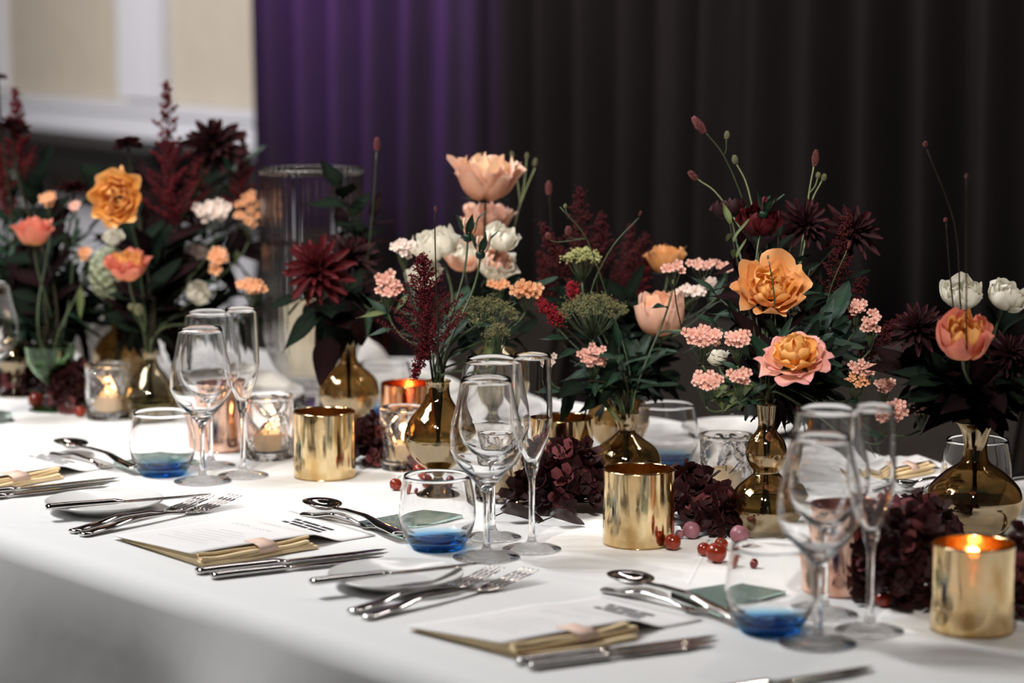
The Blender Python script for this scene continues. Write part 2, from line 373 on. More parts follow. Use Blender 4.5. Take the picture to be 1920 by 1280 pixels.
# curtain
cu0 = Vector((-0.1054 * 7.45, 7.45, 0))
cur = thing('curtain', 'floor length near black pleated curtain, its left end lit purple', 'curtain', cu0)
vs = []; fs = []; nC = 700; zs = (0.02, 0.9, 1.5, 2.6, 4.2)
for i in range(nC + 1):
    s = i / nC * 6.0
    fold = 0.055 * math.sin(s * 2 * PI / 0.17 + 1.2 * math.sin(s * 3.1)) + 0.02 * math.sin(s * 2 * PI / 0.083 + 2 * math.sin(s * 1.7)) + 0.03 * math.sin(s * 2.3)
    for z in zs:
        p = DX * s + NX * (fold * (1.0 - 0.1 * z) + 0.01 * math.sin(z * 2 + s * 5)); vs.append((p.x, p.y, z))
for i in range(nC):
    for j in range(len(zs) - 1):
        a = i * len(zs) + j; fs.append((a, a + 1, a + len(zs) + 1, a + len(zs)))
o = obj('drape', mesh('drape', vs, fs, M_CURT), cur)
sd = o.modifiers.new('thick', 'SOLIDIFY'); sd.thickness = 0.004; sd.offset = 1
w = MB(); vs2, fs2 = tube_data([(0, 0, 4.23), tuple(DX * 6.0 + Vector((0, 0, 4.23)))], 0.02, 8); w.add(vs2, fs2); w.build('curtain_rod', M_BLACKWOOD, cur)

# ------------------------------------------------------------------ table and cloth
TN0, TN1 = 1.445, 2.745
tb = thing('banquet_table', 'long banquet table under the white cloth', 'table', DX * -3.4 + NX * (TN0 + TN1) / 2, math.atan2(DX.y, DX.x))
w = MB(); w.box((0, 0, T - 0.022), (6.2, TN1 - TN0 - 0.05, 0.03)); w.build('tabletop', M_TABLE, tb, False)
for x in (-2.9, -1.0, 1.0, 2.9):
    for y in (-0.5, 0.5):
        w = MB(); vs, fs = tube_data([(x, y, T - 0.037), (x, y, 0)], 0.02, 8); w.add(vs, fs); w.build('leg', M_CHAIRLEG, tb)
def cloth():
    prof = []      # (n offset, z) across
    dropz = 0.12
    for k in range(9): prof.append((TN0, dropz + (T - 0.03 - dropz) * k / 8, 1 - k / 8, -1))
    for k in range(1, 8):
        a = PI / 2 * k / 7; prof.append((TN0 + 0.03 - 0.03 * math.cos(a), T - 0.03 + 0.03 * math.sin(a), 0, 0))
    m_ = 16
    for k in range(1, m_): prof.append((TN0 + 0.03 + (TN1 - TN0 - 0.06) * k / m_, T, 0, 0))
    for k in range(0, 7):
        a = PI / 2 * (1 - k / 7); prof.append((TN1 - 0.03 + 0.03 * math.cos(a), T - 0.03 + 0.03 * math.sin(a), 0, 0))
    for k in range(9): prof.append((TN1, T - 0.03 - (T - 0.03 - dropz) * k / 8, k / 8, 1))
    S0, S1, ns = -6.6, -0.35, 260
    vs = []; fs = []
    for i in range(ns + 1):
        s = S0 + (S1 - S0) * i / ns
        for (q, z, dr, side) in prof:
            wob = side * dr ** 0.8 * ((0.045 if side > 0 else 0.085) * math.sin(s * (9.0 if side > 0 else 6.5) + 1.5 * math.sin(s * 2.7) + 2.0) + 0.03 * math.sin(s * 17 + side) + (0.05 if side > 0 else -0.02))
            p = DX * s + NX * (q + wob)
            vs.append((p.x, p.y, z))
    n = len(prof)
    for i in range(ns):
        for j in range(n - 1):
            a = i * n + j; fs.append((a, a + 1, a + n + 1, a + n))
    return mesh('tablecloth', vs, fs, M_CLOTH)
tag(obj('tablecloth', cloth()), 'white linen tablecloth draped over the long banquet table', 'tablecloth')

# ------------------------------------------------------------------ chairs on the far side
def chair(s_, label, top=0.80):
    t = thing('dining_chair', label, 'chair', DX * s_ + NX * 3.17, math.atan2(NX.y, NX.x) - PI / 2)
    w = MB(); 
    vs = []; fs = []
    nu, nv = 14, 10; th = 0.035
    for side in (0, 1):
        for j in range(nv + 1):
            for i in range(nu + 1):
                x = -1 + 2 * i / nu; zt = j / nv
                hw = 0.225 * (1 - 0.0 * zt)
                topz = top - 0.05 * abs(x) ** 3.5
                z = 0.47 + (topz - 0.47) * zt
                y = 0.20 + 0.07 * zt - 0.05 * (1 - x * x) * 0 + 0.04 * x * x * -1 + (th if side else 0)
                vs.append((x * hw, y, z))
    M1 = (nu + 1) * (nv + 1)
    for j in range(nv):
        for i in range(nu):
            a = j * (nu + 1) + i; fs.append((a, a + 1, a + nu + 2, a + nu + 1)); b = a + M1; fs.append((b, b + nu + 1, b + nu + 2, b + 1))
    for j in range(nv):
        for i in (0, nu):
            a = j * (nu + 1) + i; fs.append((a, a + nu + 1, a + nu + 1 + M1, a + M1))
    for i in range(nu):
        a = nv * (nu + 1) + i; fs.append((a, a + 1, a + 1 + M1, a + M1)); a = i; fs.append((a, a + M1, a + 1 + M1, a + 1))
    w.add(vs, fs); w.build('backrest', M_CHAIR, t)
    w = MB(); w.box((0, 0, 0.44), (0.45, 0.44, 0.07)); o = w.build('seat', M_CHAIR, t, False)
    bv = o.modifiers.new('b', 'BEVEL'); bv.width = 0.02; bv.segments = 3
    for x in (-0.19, 0.19):
        for y in (-0.18, 0.2):
            w = MB(); a, b = tube_data([(x, y, 0.41), (x * 1.05, y * 1.08, 0)], [0.018, 0.012], 8); w.add(a, b); w.build('leg', M_CHAIRLEG, t)
chair(-3.45, 'grey chair back in the middle, between the white roses and the peach rose')
chair(-2.84, 'grey upholstered chair back showing between pink blossoms at the right')
chair(-4.06, 'grey upholstered chair back behind the dark bottle vase and rumpled white napkins')
chair(-4.70, 'dark grey chair back behind the round cream rose at the left', 0.90)

# ------------------------------------------------------------------ glassware
def pieces(t, prof, seg, cls, names, mats, rfun=None, labels=None):
    for nm, (vs, fs) in lathe(prof, seg, cls, rfun).items():
        obj(nm, mesh(nm, vs, fs, mats.get(nm, mats['*'])), t, label=(labels or {}).get(nm))
def stemglass(name, label, u, v, h, rr, rm, zm, zb, rf, cat='wine glass', group=None, yaw=0):
    t = thing(name, label, cat, at(u, v, T), yaw, group)
    th = 0.0011
    out = [(0, 0), (rf * .6, 0.0), (rf, 0.0008), (rf + .0006, 0.002), (rf * .8, 0.0042), (0.010, 0.0075), (0.0050, 0.014), (0.0038, 0.030), (0.0036, zb * .6), (0.0042, zb * .85), (0.0075, zb - 0.004),
           (rm * .42, zb + (zm - zb) * 0.16), (rm * .80, zb + (zm - zb) * .52), (rm * .985, zb + (zm - zb) * .85), (rm, zm), (rm * .985, zm + (h - zm) * .25), (rr + (rm - rr) * .45, zm + (h - zm) * .6), (rr, h)]
    inn = [(rr - th, h), (rr + (rm - rr) * .45 - th, zm + (h - zm) * .6), (rm * .985 - th, zm + (h - zm) * .25), (rm - th, zm), (rm * .985 - th, zb + (zm - zb) * .85),
           (rm * .80 - 1.3 * th, zb + (zm - zb) * .54), (rm * .42 - 2 * th, zb + (zm - zb) * 0.23), (0.004, zb + 0.008), (0, zb + 0.0075)]
    po = crom(out, 4); pi = crom(inn, 4)
    prof = po + [(rr - th * .5, h + th * .5)] + pi; no = len(po)
    def cls(i, P):
        if i >= no - 1: return 'bowl'
        z = (P[i][1] + P[i + 1][1]) / 2
        return 'foot' if z < 0.010 else 'stem' if z < zb - 0.002 else 'bowl'
    pieces(t, prof, 64, cls, None, {'*': M_CLEAR}); return t
def wine_small(u, v, label): return stemglass('wine_glass', label, u, v, 0.213, 0.0295, 0.0425, 0.135, 0.087, 0.038)
def wine_large(u, v, label): return stemglass('wine_glass', label, u, v, 0.222, 0.0315, 0.0450, 0.142, 0.088, 0.034)
def flute(u, v, label): return stemglass('champagne_flute', label, u, v, 0.235, 0.0222, 0.0245, 0.165, 0.100, 0.034, 'champagne flute')
def tumbler(u, v, label, s=1.0):
    t = thing('tumbler', label, 'tumbler', at(u, v, T))
    h = 0.089 * s; th = 0.0014
    out = [(0, 0.0012), (0.018, 0.0010), (0.027, 0.0), (0.0315, 0.0035), (0.0400, 0.017), (0.0455, 0.034), (0.0462, 0.048), (0.0440, 0.066), (0.0400, h - .001), (0.0396, h)]
    inn = [(0.0396 - th, h), (0.0426, 0.066), (0.0448, 0.048), (0.0441, 0.034), (0.0375, 0.019), (0.0260, 0.0095), (0.012, 0.0072), (0, 0.0068)]
    po = crom(out, 4); pi = crom(inn, 4); no = len(po)
    prof = po + [(0.0396 - th / 2, h + th * .6)] + pi
    def cls(i, P): return 'base' if (P[i][1] + P[i + 1][1]) / 2 < 0.022 else 'bowl'
    pieces(t, prof, 64, cls, None, {'*': M_BLUE}, labels={'base': 'thick blue base'}); return t
wine_small(380, 903, 'smaller wine glass beside the left gold candle holder, in front of the larger one')
wine_large(395, 874, 'taller wine glass behind the smaller one, left end of the row')
flute(456, 892, 'champagne flute between the taller wine glass and the left gold candle holder')
wine_small(912, 1045, 'smaller wine glass in the middle, right of the centre tumbler')
wine_large(923, 1008, 'taller wine glass in the middle, rim just above the smaller one before it')
flute(997, 1030, 'champagne flute in the middle, in front of the dried burgundy hydrangea')
wine_small(1533, 1207, 'smaller wine glass nearest the camera, right of the front tumbler')
wine_large(1545, 1152, 'taller wine glass nearest the camera, behind the smaller one')
flute(1630, 1183, 'champagne flute nearest the camera, beside dark berries at the right')
wine_large(-14, 790, 'wine glass cut off by the left edge of the photo')
tumbler(306, 890, 'round tumbler with blue base at the left, beside the crossed spoon')
tumbler(820, 1028, 'round tumbler with blue base in the middle, in front of the genie shaped vase')
tumbler(1443, 1184, 'round tumbler with blue base nearest the camera')
tumbler(1249, 873, 'round tumbler with blue base on the far side, behind the amber sphere vase')
tumbler(1830, 950, 'far side tumbler partly behind the long necked smoky vase')
tumbler(722, 783, 'far side tumbler with blue base between the dark bottle vase and the copper holder')

def vase(name, label, u, v, prof_o, m, th=0.002, zfoot=None, zneck=None, water=None, wm=None, seg=56, cat='vase', rfun=None):
    t = thing(name, label, cat, at(u, v, T))
    po = crom(prof_o, 5)
    inner = [(max(r - th, 0.0015), z) for r, z in prof_o[1:] if z > (zfoot or 0.003)]
    inner = [(0, inner[0][1] + 0.002)] + inner[:]; inner.reverse()
    pi = crom(inner, 5); pi[-1] = (0, pi[-1][1])
    top = prof_o[-1]
    prof = po + [(top[0] - th / 2, top[1] + th * .5)] + pi
    no = len(po)
    def cls(i, P):
        z = (P[i][1] + P[i + 1][1]) / 2
        if zfoot and i < no - 1 and z < zfoot: return 'foot'
        if zneck and z > zneck: return 'neck'
        return 'body'
    pieces(t, prof, seg, cls, None, {'*': m}, rfun=rfun)
    if water:
        z0 = inner[-2][1] + 0.002
        wp = [(r - th - 0.0008, z) for r, z in crom(prof_o, 5) if z0 < z < water and r > 0.004]
        if wp:
            wp = [(0, wp[0][1])] + wp + [(0, wp[-1][1])]
            for nm, (vs, fs) in lathe(wp, seg).items(): obj('water', mesh('water', vs, fs, M_WATER), t)
    return t
GENIE = [(0, 0), (0.030, 0.0008), (0.036, 0.002), (0.024, 0.007), (0.012, 0.016), (0.0065, 0.024), (0.012, 0.030), (0.032, 0.046), (0.044, 0.066), (0.0455, 0.080), (0.038, 0.100), (0.024, 0.118), (0.0165, 0.132), (0.0155, 0.146), (0.0175, 0.152)]
def ball(r, zf, neckr, neckh, lip, footr=None):
    f_ = footr or r * .5
    return [(0, 0), (f_ * .8, 0.0005), (f_, 0.003), (f_ * .55, 0.010), (f_ * .5, zf), (r * .70, zf + r * .30), (r * .97, zf + r * .80), (r, zf + r * 1.02), (r * .95, zf + r * 1.32), (r * .72, zf + r * 1.70), (neckr * 1.25, zf + r * 1.98), (neckr, zf + r * 2.05 + neckh * .3), (neckr, zf + r * 2.05 + neckh * .8), (lip, zf + r * 2.05 + neckh)]
VG = vase('footed_vase', 'smoky genie shaped vase on a small foot behind the centre tumbler', 822, 924, GENIE, M_SMOKE, zfoot=0.026, zneck=0.115, water=0.075)
VS = vase('footed_vase', 'round smoky vase seen through the centre wine glasses', 930, 792, ball(0.052, 0.022, 0.016, 0.03, 0.02, 0.03), M_SMOKE2, zfoot=0.02, zneck=0.125, water=0.07)
VB = vase('bulb_vase', 'squat amber bulb vase with flared neck behind the centre gold holder', 1174, 910, [(0, 0), (0.03, 0.001), (0.034, 0.006), (0.046, 0.024), (0.0475, 0.036), (0.040, 0.052), (0.022, 0.066), (0.0125, 0.074), (0.0115, 0.080), (0.016, 0.092), (0.0175, 0.101)], M_SMOKE, zneck=0.07)
VSP = vase('sphere_vase', 'round amber glass sphere vase behind the squat bulb vase', 1158, 858, ball(0.0445, 0.012, 0.013, 0.012, 0.016, 0.025), M_SMOKE, zfoot=0.01)
VD = vase('gourd_vase', 'double bulb smoky vase behind the front tumbler', 1435, 1004, [(0, 0), (0.025, 0.001), (0.03, 0.006), (0.044, 0.026), (0.0455, 0.040), (0.036, 0.060), (0.020, 0.074), (0.016, 0.080), (0.022, 0.090), (0.0255, 0.102), (0.022, 0.118), (0.013, 0.130), (0.0105, 0.140), (0.013, 0.165)], M_SMOKE, zneck=0.125, water=0.045)
VR = vase('long_necked_vase', 'round smoky vase with flared neck at the right edge', 1825, 1005, [(0, 0), (0.030, 0.001), (0.036, 0.005), (0.054, 0.028), (0.0585, 0.045), (0.054, 0.062), (0.036, 0.080), (0.0185, 0.092), (0.0145, 0.104), (0.0145, 0.118), (0.019, 0.134), (0.025, 0.142)], M_SMOKE, zneck=0.09)
VBO = vase('bottle_vase', 'dark amber bottle vase with slender neck behind the left gold holder', 655, 812, [(0, 0), (0.025, 0.001), (0.028, 0.004), (0.013, 0.012), (0.012, 0.020), (0.032, 0.034), (0.045, 0.055), (0.0465, 0.066), (0.042, 0.084), (0.026, 0.100), (0.0145, 0.112), (0.0115, 0.130), (0.0135, 0.152), (0.020, 0.166)], M_SMOKE, zfoot=0.018, zneck=0.108)
VF = vase('flask_vase', 'grey green conical flask vase at the left behind the wine glasses', 283, 782, [(0, 0), (0.036, 0.001), (0.044, 0.006), (0.046, 0.020), (0.040, 0.045), (0.026, 0.068), (0.0145, 0.084), (0.0125, 0.100), (0.0175, 0.108)], M_SMOKE2, zneck=0.08, water=0.03)
VGO = vase('green_goblet', 'pale green goblet vase on a stem at the left', 97, 768, [(0, 0), (0.030, 0.001), (0.037, 0.002), (0.018, 0.006), (0.006, 0.014), (0.0055, 0.034), (0.011, 0.046), (0.026, 0.060), (0.037, 0.078), (0.040, 0.096), (0.041, 0.106)], M_GREENG, zfoot=0.04, water=0.08, cat='goblet')
VL = vase('long_necked_vase', 'amber vase behind the goblet at the left edge', 30, 742, ball(0.034, 0.03, 0.011, 0.05, 0.016, 0.03), M_SMOKE, zfoot=0.026)
VL2 = vase('sphere_vase', 'round dark amber vase behind the flask vase at the left', 226, 728, ball(0.045, 0.012, 0.014, 0.03, 0.018, 0.025), M_SMOKE, zfoot=0.01)
# tall ribbed hurricane with pillar candle
def ribs(j, a, r, z): return r * (1 + (0.016 * math.cos(a * 44) if r > 0.05 and z > 0.05 else 0))
HU = vase('hurricane_lamp', 'tall ribbed clear glass hurricane on a foot, left of centre', 588, 768, [(0, 0), (0.045, 0.001), (0.055, 0.003), (0.050, 0.012), (0.020, 0.024), (0.018, 0.038), (0.040, 0.050), (0.062, 0.072), (0.077, 0.110), (0.081, 0.160), (0.082, 0.24), (0.083, 0.32), (0.084, 0.395)], M_CLEAR, th=0.003, zfoot=0.045, seg=176, cat='candle lamp', rfun=ribs)
# ------------------------------------------------------------------ candles and holders
def flame_mesh(h):
    return lathe(crom([(0, 0), (h * .16, h * .18), (h * .19, h * .36), (h * .10, h * .70), (0, h)], 3), 12)['body']
def candle(label, loc, r, h, m, flame=True, power=0.35, name='tealight_candle', group=None):
    t = thing(name, label, 'candle', loc, 0, group)
    p = crom([(0, 0), (r * .96, 0), (r, 0.002), (r, h - 0.002), (r * .94, h), (r * .80, h - 0.002), (0, h - 0.0035)], 3)
    vs, fs = lathe(p, 36)['body']; obj('wax', mesh('wax', vs, fs, m), t)
    w = MB(); a, b = tube_data([(0, 0, h - 0.005), (0.0003, 0, h + 0.005)], 0.0007, 6); w.add(a, b); w.build('wick', M_WICK, t)
    if flame:
        vs, fs = flame_mesh(0.016); obj('flame', mesh('flame', vs, fs, M_FLAME), t, loc=(0, 0, h + 0.003))
        l = bpy.data.lights.new('candle_light', 'POINT'); l.energy = power; l.color = (1.0, 0.55, 0.22); l.shadow_soft_size = 0.006
        lo = bpy.data.objects.new('candle_light', l); COL.objects.link(lo); lo.parent = t; lo.location = (0, 0, h + 0.022)
    return t
P0 = at(588, 768, T); candle('thick ivory pillar candle inside the tall ribbed hurricane', P0 + Vector((0.0, 0, 0.067)), 0.046, 0.105, M_PILLAR, flame=False, name='pillar_candle')
def gold_holder(label, u, v, r, h, m, candle_label, power=0.5, inner=None, lit=True):
    t = thing('candle_holder', label, 'candle holder', at(u, v, T))
    th = 0.0022
    po = crom([(0, 0.0), (r * .90, 0.0), (r * .975, 0.002), (r, 0.008), (r, h * .5), (r, h - 0.001)], 4)
    pi = [(r - th, h - 0.001), (r - th, h * .5), (r - th, 0.010), (r - 0.008, 0.006), (0, 0.006)]
    pr = po + [(r - th * .3, h + 0.0006), (r - th * .7, h + 0.0006)] + pi; no = len(po)
    pieces(t, pr, 72, lambda i, P: 'outer_wall' if i < no - 1 else ('rim' if i < no + 2 else 'inner_wall'), None, {'*': m, 'inner_wall': inner or m})
    candle(candle_label, at(u, v, T) + Vector((0, 0, 0.007)), r * .62, 0.034 if lit else 0.022, M_WAX, power=power, flame=lit)
gold_holder('gold mercury glass candle holder left of the middle, front of the amber bottle vase', 609, 893, 0.0432, 0.092, M_GOLD, 'tealight in the left gold candle holder', 0.10, lit=False)
gold_holder('gold mercury glass candle holder in the centre, front of the squat amber vase', 1197, 1018, 0.0432, 0.0915, M_GOLD, 'tealight in the centre gold candle holder', 0.10, lit=False)
gold_holder('gold mercury glass candle holder with a glowing flame at the right edge', 1822, 1180, 0.0432, 0.0915, M_GOLD, 'burning tealight glowing through the right gold holder', 0.25)
gold_holder('gold mercury glass candle holder behind the middle champagne flute and hydrangea', 1052, 905, 0.0435, 0.0915, M_GOLD, 'tealight in the gold holder behind the middle flute', 0.10, lit=False)
gold_holder('copper mercury glass candle holder behind the cut crystal one', 768, 828, 0.0430, 0.0900, M_COPPER, 'lit tealight in the copper holder', 0.35)
gold_holder('rose gold candle holder behind the left wine glasses', 415, 842, 0.0400, 0.0900, M_PINK, 'tealight in the rose gold holder behind the left wine glasses', 0.06, lit=False)
gold_holder('rose gold candle holder behind the nearest wine glasses', 1580, 1108, 0.0400, 0.0900, M_PINK, 'tealight in the rose gold holder behind the nearest wine glasses', 0.06, lit=False)
def crystal(label, u, v, r, h, clabel, ph=0.0, power=0.6, flame=True, k=3, skew=1.15):
    t = thing('crystal_candle_holder', label, 'candle holder', at(u, v, T))
    seg = 120; nz = 34
    zs = [h * j / nz for j in range(nz + 1)]
    po = [(0, 0), (r * .86, 0.0)] + [(r * (0.93 + 0.07 * min(1, z / 0.01)), max(z, 0.0006)) for z in zs]
    pi = [(r - 0.0035, h), (r - 0.005, h * .6), (r - 0.0065, h * .3), (r - 0.010, 0.013), (r - .02, 0.010), (0, 0.0095)]
    pi = crom(pi, 4); prof = po + pi; no = len(po)
    def rf(j, a, r_, z):
        if j < 2 or j >= no or z > h * .93 or z < h * .05: return r_
        x = a + ph; s = z / h
        g = 0.0
        for q in (x * k / (2 * PI) + s * skew, x * k / (2 * PI) - s * skew + .5, x * k / (2 * PI) + s * skew * .45 + .25):
            d = abs((q % 1.0) - 0.5) * 2     # 0 at the cut
            g = max(g, 1 - d / 0.16)
        return r_ - 0.0030 * max(0, g)
    pieces(t, prof, seg, lambda i, P: 'cut_wall' if i < no - 1 else 'inner_wall', None, {'*': M_CRYSTAL}, rfun=rf)
    for o in t.children:
        if o.name.startswith('cut_wall'): o.data.polygons.foreach_set('use_smooth', [False] * len(o.data.polygons))
    candle(clabel, at(u, v, T) + Vector((0, 0, 0.0108)), 0.021, 0.026, M_WAX, flame=flame, power=power)
crystal('clear cut crystal candle holder between the centre gold holder and the gourd vase', 1361, 930, 0.0352, 0.084, 'unlit cream tealight in the crystal holder right of centre', 0.4, flame=False)
crystal('clear cut crystal candle holder behind the middle wine glass', 938, 937, 0.0335, 0.084, 'cream tealight in the crystal holder behind the middle wine glass', 1.2, flame=False)
crystal('cut crystal candle holder in front of the copper holder', 757, 878, 0.0340, 0.088, 'tealight in the crystal holder before the copper one', 2.0, power=0.25)
crystal('cut crystal candle holder between the left flute and the left gold holder', 503, 858, 0.0375, 0.093, 'glowing tealight in the crystal holder behind the left flute', 2.9, power=0.3)
crystal('cut crystal candle holder with bright flame at the left', 203, 784, 0.0360, 0.088, 'bright burning tealight in the leftmost crystal holder', 0.9, power=0.25)

# ------------------------------------------------------------------ cutlery
def loft(path, hw, ht, n=10):
    """path: (x,z); hw, ht: half width / thickness along it"""
    vs = []; fs = []
    for (x, z), a, b in zip(path, hw, ht):
        for k in range(n):
            an = 2 * PI * k / n; vs.append((x, a * math.cos(an), z + b * math.sin(an)))
    for i in range(len(path) - 1):
        for k in range(n):
            k2 = (k + 1) % n; fs.append((i * n + k, (i + 1) * n + k, (i + 1) * n + k2, i * n + k2))
    fs.append(tuple(range(n))); fs.append(tuple((len(path) - 1) * n + k for k in range(n - 1, -1, -1)))
    return vs, fs
def interp(keys, n):
    out = []
    for i in range(n + 1):
        x = keys[0][0] + (keys[-1][0] - keys[0][0]) * i / n
        for a, b in zip(keys, keys[1:]):
            if a[0] <= x <= b[0] + 1e-9:
                t = (x - a[0]) / (b[0] - a[0]); t = t * t * (3 - 2 * t)
                out.append((x,) + tuple(p + (q - p) * t for p, q in zip(a[1:], b[1:]))); break
    return out
def part_loft(name, keys, n, m, t):
    k = interp(keys, n); vs, fs = loft([(a[0], a[1]) for a in k], [a[2] for a in k], [a[3] for a in k], 12)
    obj(name, mesh(name, vs, fs, m), t)
def place2(name, label, cat, u1, v1, u2, v2, z, L0, group=None):
    p = at(u1, v1, T + z); q = at(u2, v2, T + z); d = q - p
    t = thing(name, label, cat, p, math.atan2(d.y, d.x), group)
    s = d.length / L0; t.scale = (s, max(.9, min(s, 1.15)), 1); return t
def fork(label, *a, z=0.0, L=0.20, group=None):
    t = place2('fork', label, 'fork', *a, z, L, group)
    part_loft('handle', [(0, .0035, .0052, .0022), (.004, .0035, .0082, .003), (.03, .005, .0075, .0032), (.07, .010, .0045, .0026), (.105, .008, .0034, .0024), (.128, .0045, .0040, .002), (.140, .0035, .0100, .0013), (.152, .0042, .0120, .0011)], 40, M_STEEL, t)
    for k in range(4):
        y = (k - 1.5) * 0.0062
        ks = interp([(.149, .0042, .0028, .0011), (.165, .0060, .0020, .0010), (.185, .0100, .0017, .0009), (.1995, .0135, .0006, .0004)], 12)
        vs, fs = loft([(q[0], q[1]) for q in ks], [q[2] for q in ks], [q[3] for q in ks], 6)
        obj('tine', mesh('tine', [(x, yy + y, zz) for x, yy, zz in vs], fs, M_STEEL), t)
    return t
def spoon(label, *a, z=0.0, L=0.19, group=None):
    t = place2('spoon', label, 'spoon', *a, z, L, group)
    part_loft('handle', [(0, .0035, .0052, .002), (.004, .0035, .0085, .003), (.03, .005, .0075, .0032), (.075, .011, .0042, .0024), (.11, .010, .0034, .0024), (.130, .0085, .0042, .0018), (.138, .0078, .006, .0012)], 36, M_STEEL, t)
    vs = []; fs = []; na, nr = 28, 7
    for side, off in ((0, 0.0), (1, -0.0012)):
        for j in range(nr + 1):
            rr = j / nr
            for i in range(na):
                an = 2 * PI * i / na
                x = .163 + .028 * rr * math.cos(an); y = .0195 * rr * math.sin(an) * (1 + 0.12 * math.cos(an))
                vs.append((x, y, .0020 + .0085 * rr ** 2.2 + off))
    M1 = (nr + 1) * na
    for s in (0, 1):
        for j in range(nr):
            for i in range(na):
                i2 = (i + 1) % na; q = [s * M1 + j * na + i, s * M1 + j * na + i2, s * M1 + (j + 1) * na + i2, s * M1 + (j + 1) * na + i]
                fs.append(tuple(q if s == 0 else q[::-1]))
    for i in range(na):
        i2 = (i + 1) % na; fs.append((nr * na + i, nr * na + i2, M1 + nr * na + i2, M1 + nr * na + i))
    obj('bowl', mesh('bowl', vs, fs, M_STEEL), t); return t
def knife(label, *a, z=0.0, L=0.235, group=None):
    t = place2('table_knife', label, 'knife', *a, z, L, group)
    part_loft('handle', [(0, .004, .0065, .0028), (.004, .0045, .0092, .0042), (.03, .0048, .0088, .0042), (.095, .0048, .0080, .0038), (.104, .0045, .0052, .0026), (.110, .004, .0060, .0015)], 30, M_STEEL, t)
    ks = interp([(.106, .0038, .0065, .0011), (.125, .0038, .0098, .0009), (.19, .0038, .0100, .0008), (.222, .0038, .0070, .0007), (.235, .0038, .0012, .0004)], 24)
    vs, fs = loft([(q[0], q[1]) for q in ks], [q[2] for q in ks], [q[3] for q in ks], 8)
    vs = [(x, y + max(0, (x - .19)) * .12, z_) for x, y, z_ in vs]
    obj('blade', mesh('blade', vs, fs, M_STEEL2), t); return t
knife('upper of the two dinner knives below the second menu', 368, 1077, 728, 1036)
knife('lower of the two dinner knives below the second menu', 396, 1086, 722, 1050)
knife('upper of the two dinner knives at the left edge', -130, 938, 228, 901)
knife('lower of the two dinner knives at the left edge', -140, 950, 208, 912)
knife('upper of the two dinner knives below the nearest menu', 967, 1247, 1348, 1200)
knife('lower of the two dinner knives below the nearest menu', 990, 1256, 1342, 1211)
knife('dinner knife tip at the bottom edge of the photo', 1290, 1312, 1642, 1258)
knife('butter knife lying across the small plate at the left', 86, 957, 398, 932, z=0.014, L=0.235)
knife('butter knife lying across the nearer small plate', 582, 1098, 905, 1062, z=0.014, L=0.235)
fork('outer fork left of the second menu, left tines showing', 134, 1001, 392, 946)
fork('inner fork under the corner of the second menu', 152, 1007, 444, 946)
fork('outer fork left of the nearest menu', 657, 1152, 934, 1083)
fork('inner fork under the corner of the nearest menu', 682, 1163, 998, 1087)
fork('dessert fork under the spoon beside the second menu', 566, 968, 714, 996, L=0.17)
spoon('dessert spoon crossed over the fork by the middle tumbler', 752, 1006, 583, 948, z=0.008, L=0.19)
fork('dessert fork under the spoon beside the left tumbler', 97, 854, 212, 882, L=0.17)
spoon('dessert spoon crossed over the fork by the left tumbler', 256, 882, 116, 834, z=0.008, L=0.19)
fork('dessert fork under the spoon nearest the camera', 1130, 1110, 1330, 1156, L=0.17)
spoon('dessert spoon crossed over the fork nearest the camera', 1385, 1163, 1153, 1086, z=0.008, L=0.19)
spoon('dessert spoon on the far side beside the flute at the right', 1792, 906, 1682, 918, z=0.003)
fork('fork on the far side beside the right vase', 1800, 914, 1690, 925, z=0.0, L=0.20)
knife('knife on the far side left of the right vase', 1640, 952, 1790, 930)
knife('knife at the right edge beyond the right vase', 1855, 905, 2010, 885)
fork('fork behind the centre crystal holder on the far side', 1277, 893, 1440, 925)
spoon('spoon at the right edge beyond the gold holder', 1898, 1012, 2040, 1046)
knife('knife on the far side right of the far tumbler', 1300, 806, 1420, 790)
fork('fork beside the knife on the far side right of the far tumbler', 1320, 800, 1400, 780)

# ------------------------------------------------------------------ plates
def plate(label, u, v, r):
    t = thing('side_plate', label, 'plate', at(u, v, T))
    po = crom([(0, 0.002), (r * .52, 0.002), (r * .56, 0.0), (r * .60, 0.002), (r * .72, 0.0055), (r * .9, 0.0105), (r, 0.0135)], 5)
    pi = crom([(r, 0.0155), (r * .9, 0.0125), (r * .72, 0.0080), (r * .60, 0.0055), (r * .5, 0.0045), (0, 0.0045)], 5)
    no = len(po); pieces(t, po + pi, 72, lambda i, P: 'rim' if (P[i][0] + P[i + 1][0]) / 2 > r * .62 else 'well', None, {'*': M_PORC}); return t
plate('white side plate under the butter knife at the left', 196, 957, 0.076)
plate('white side plate under the nearer butter knife', 742, 1097, 0.076)
plate('white plate on the far side behind the copper holder', 745, 700, 0.105)
plate('white plate with cutlery on the far side at the right', 1385, 815, 0.085)
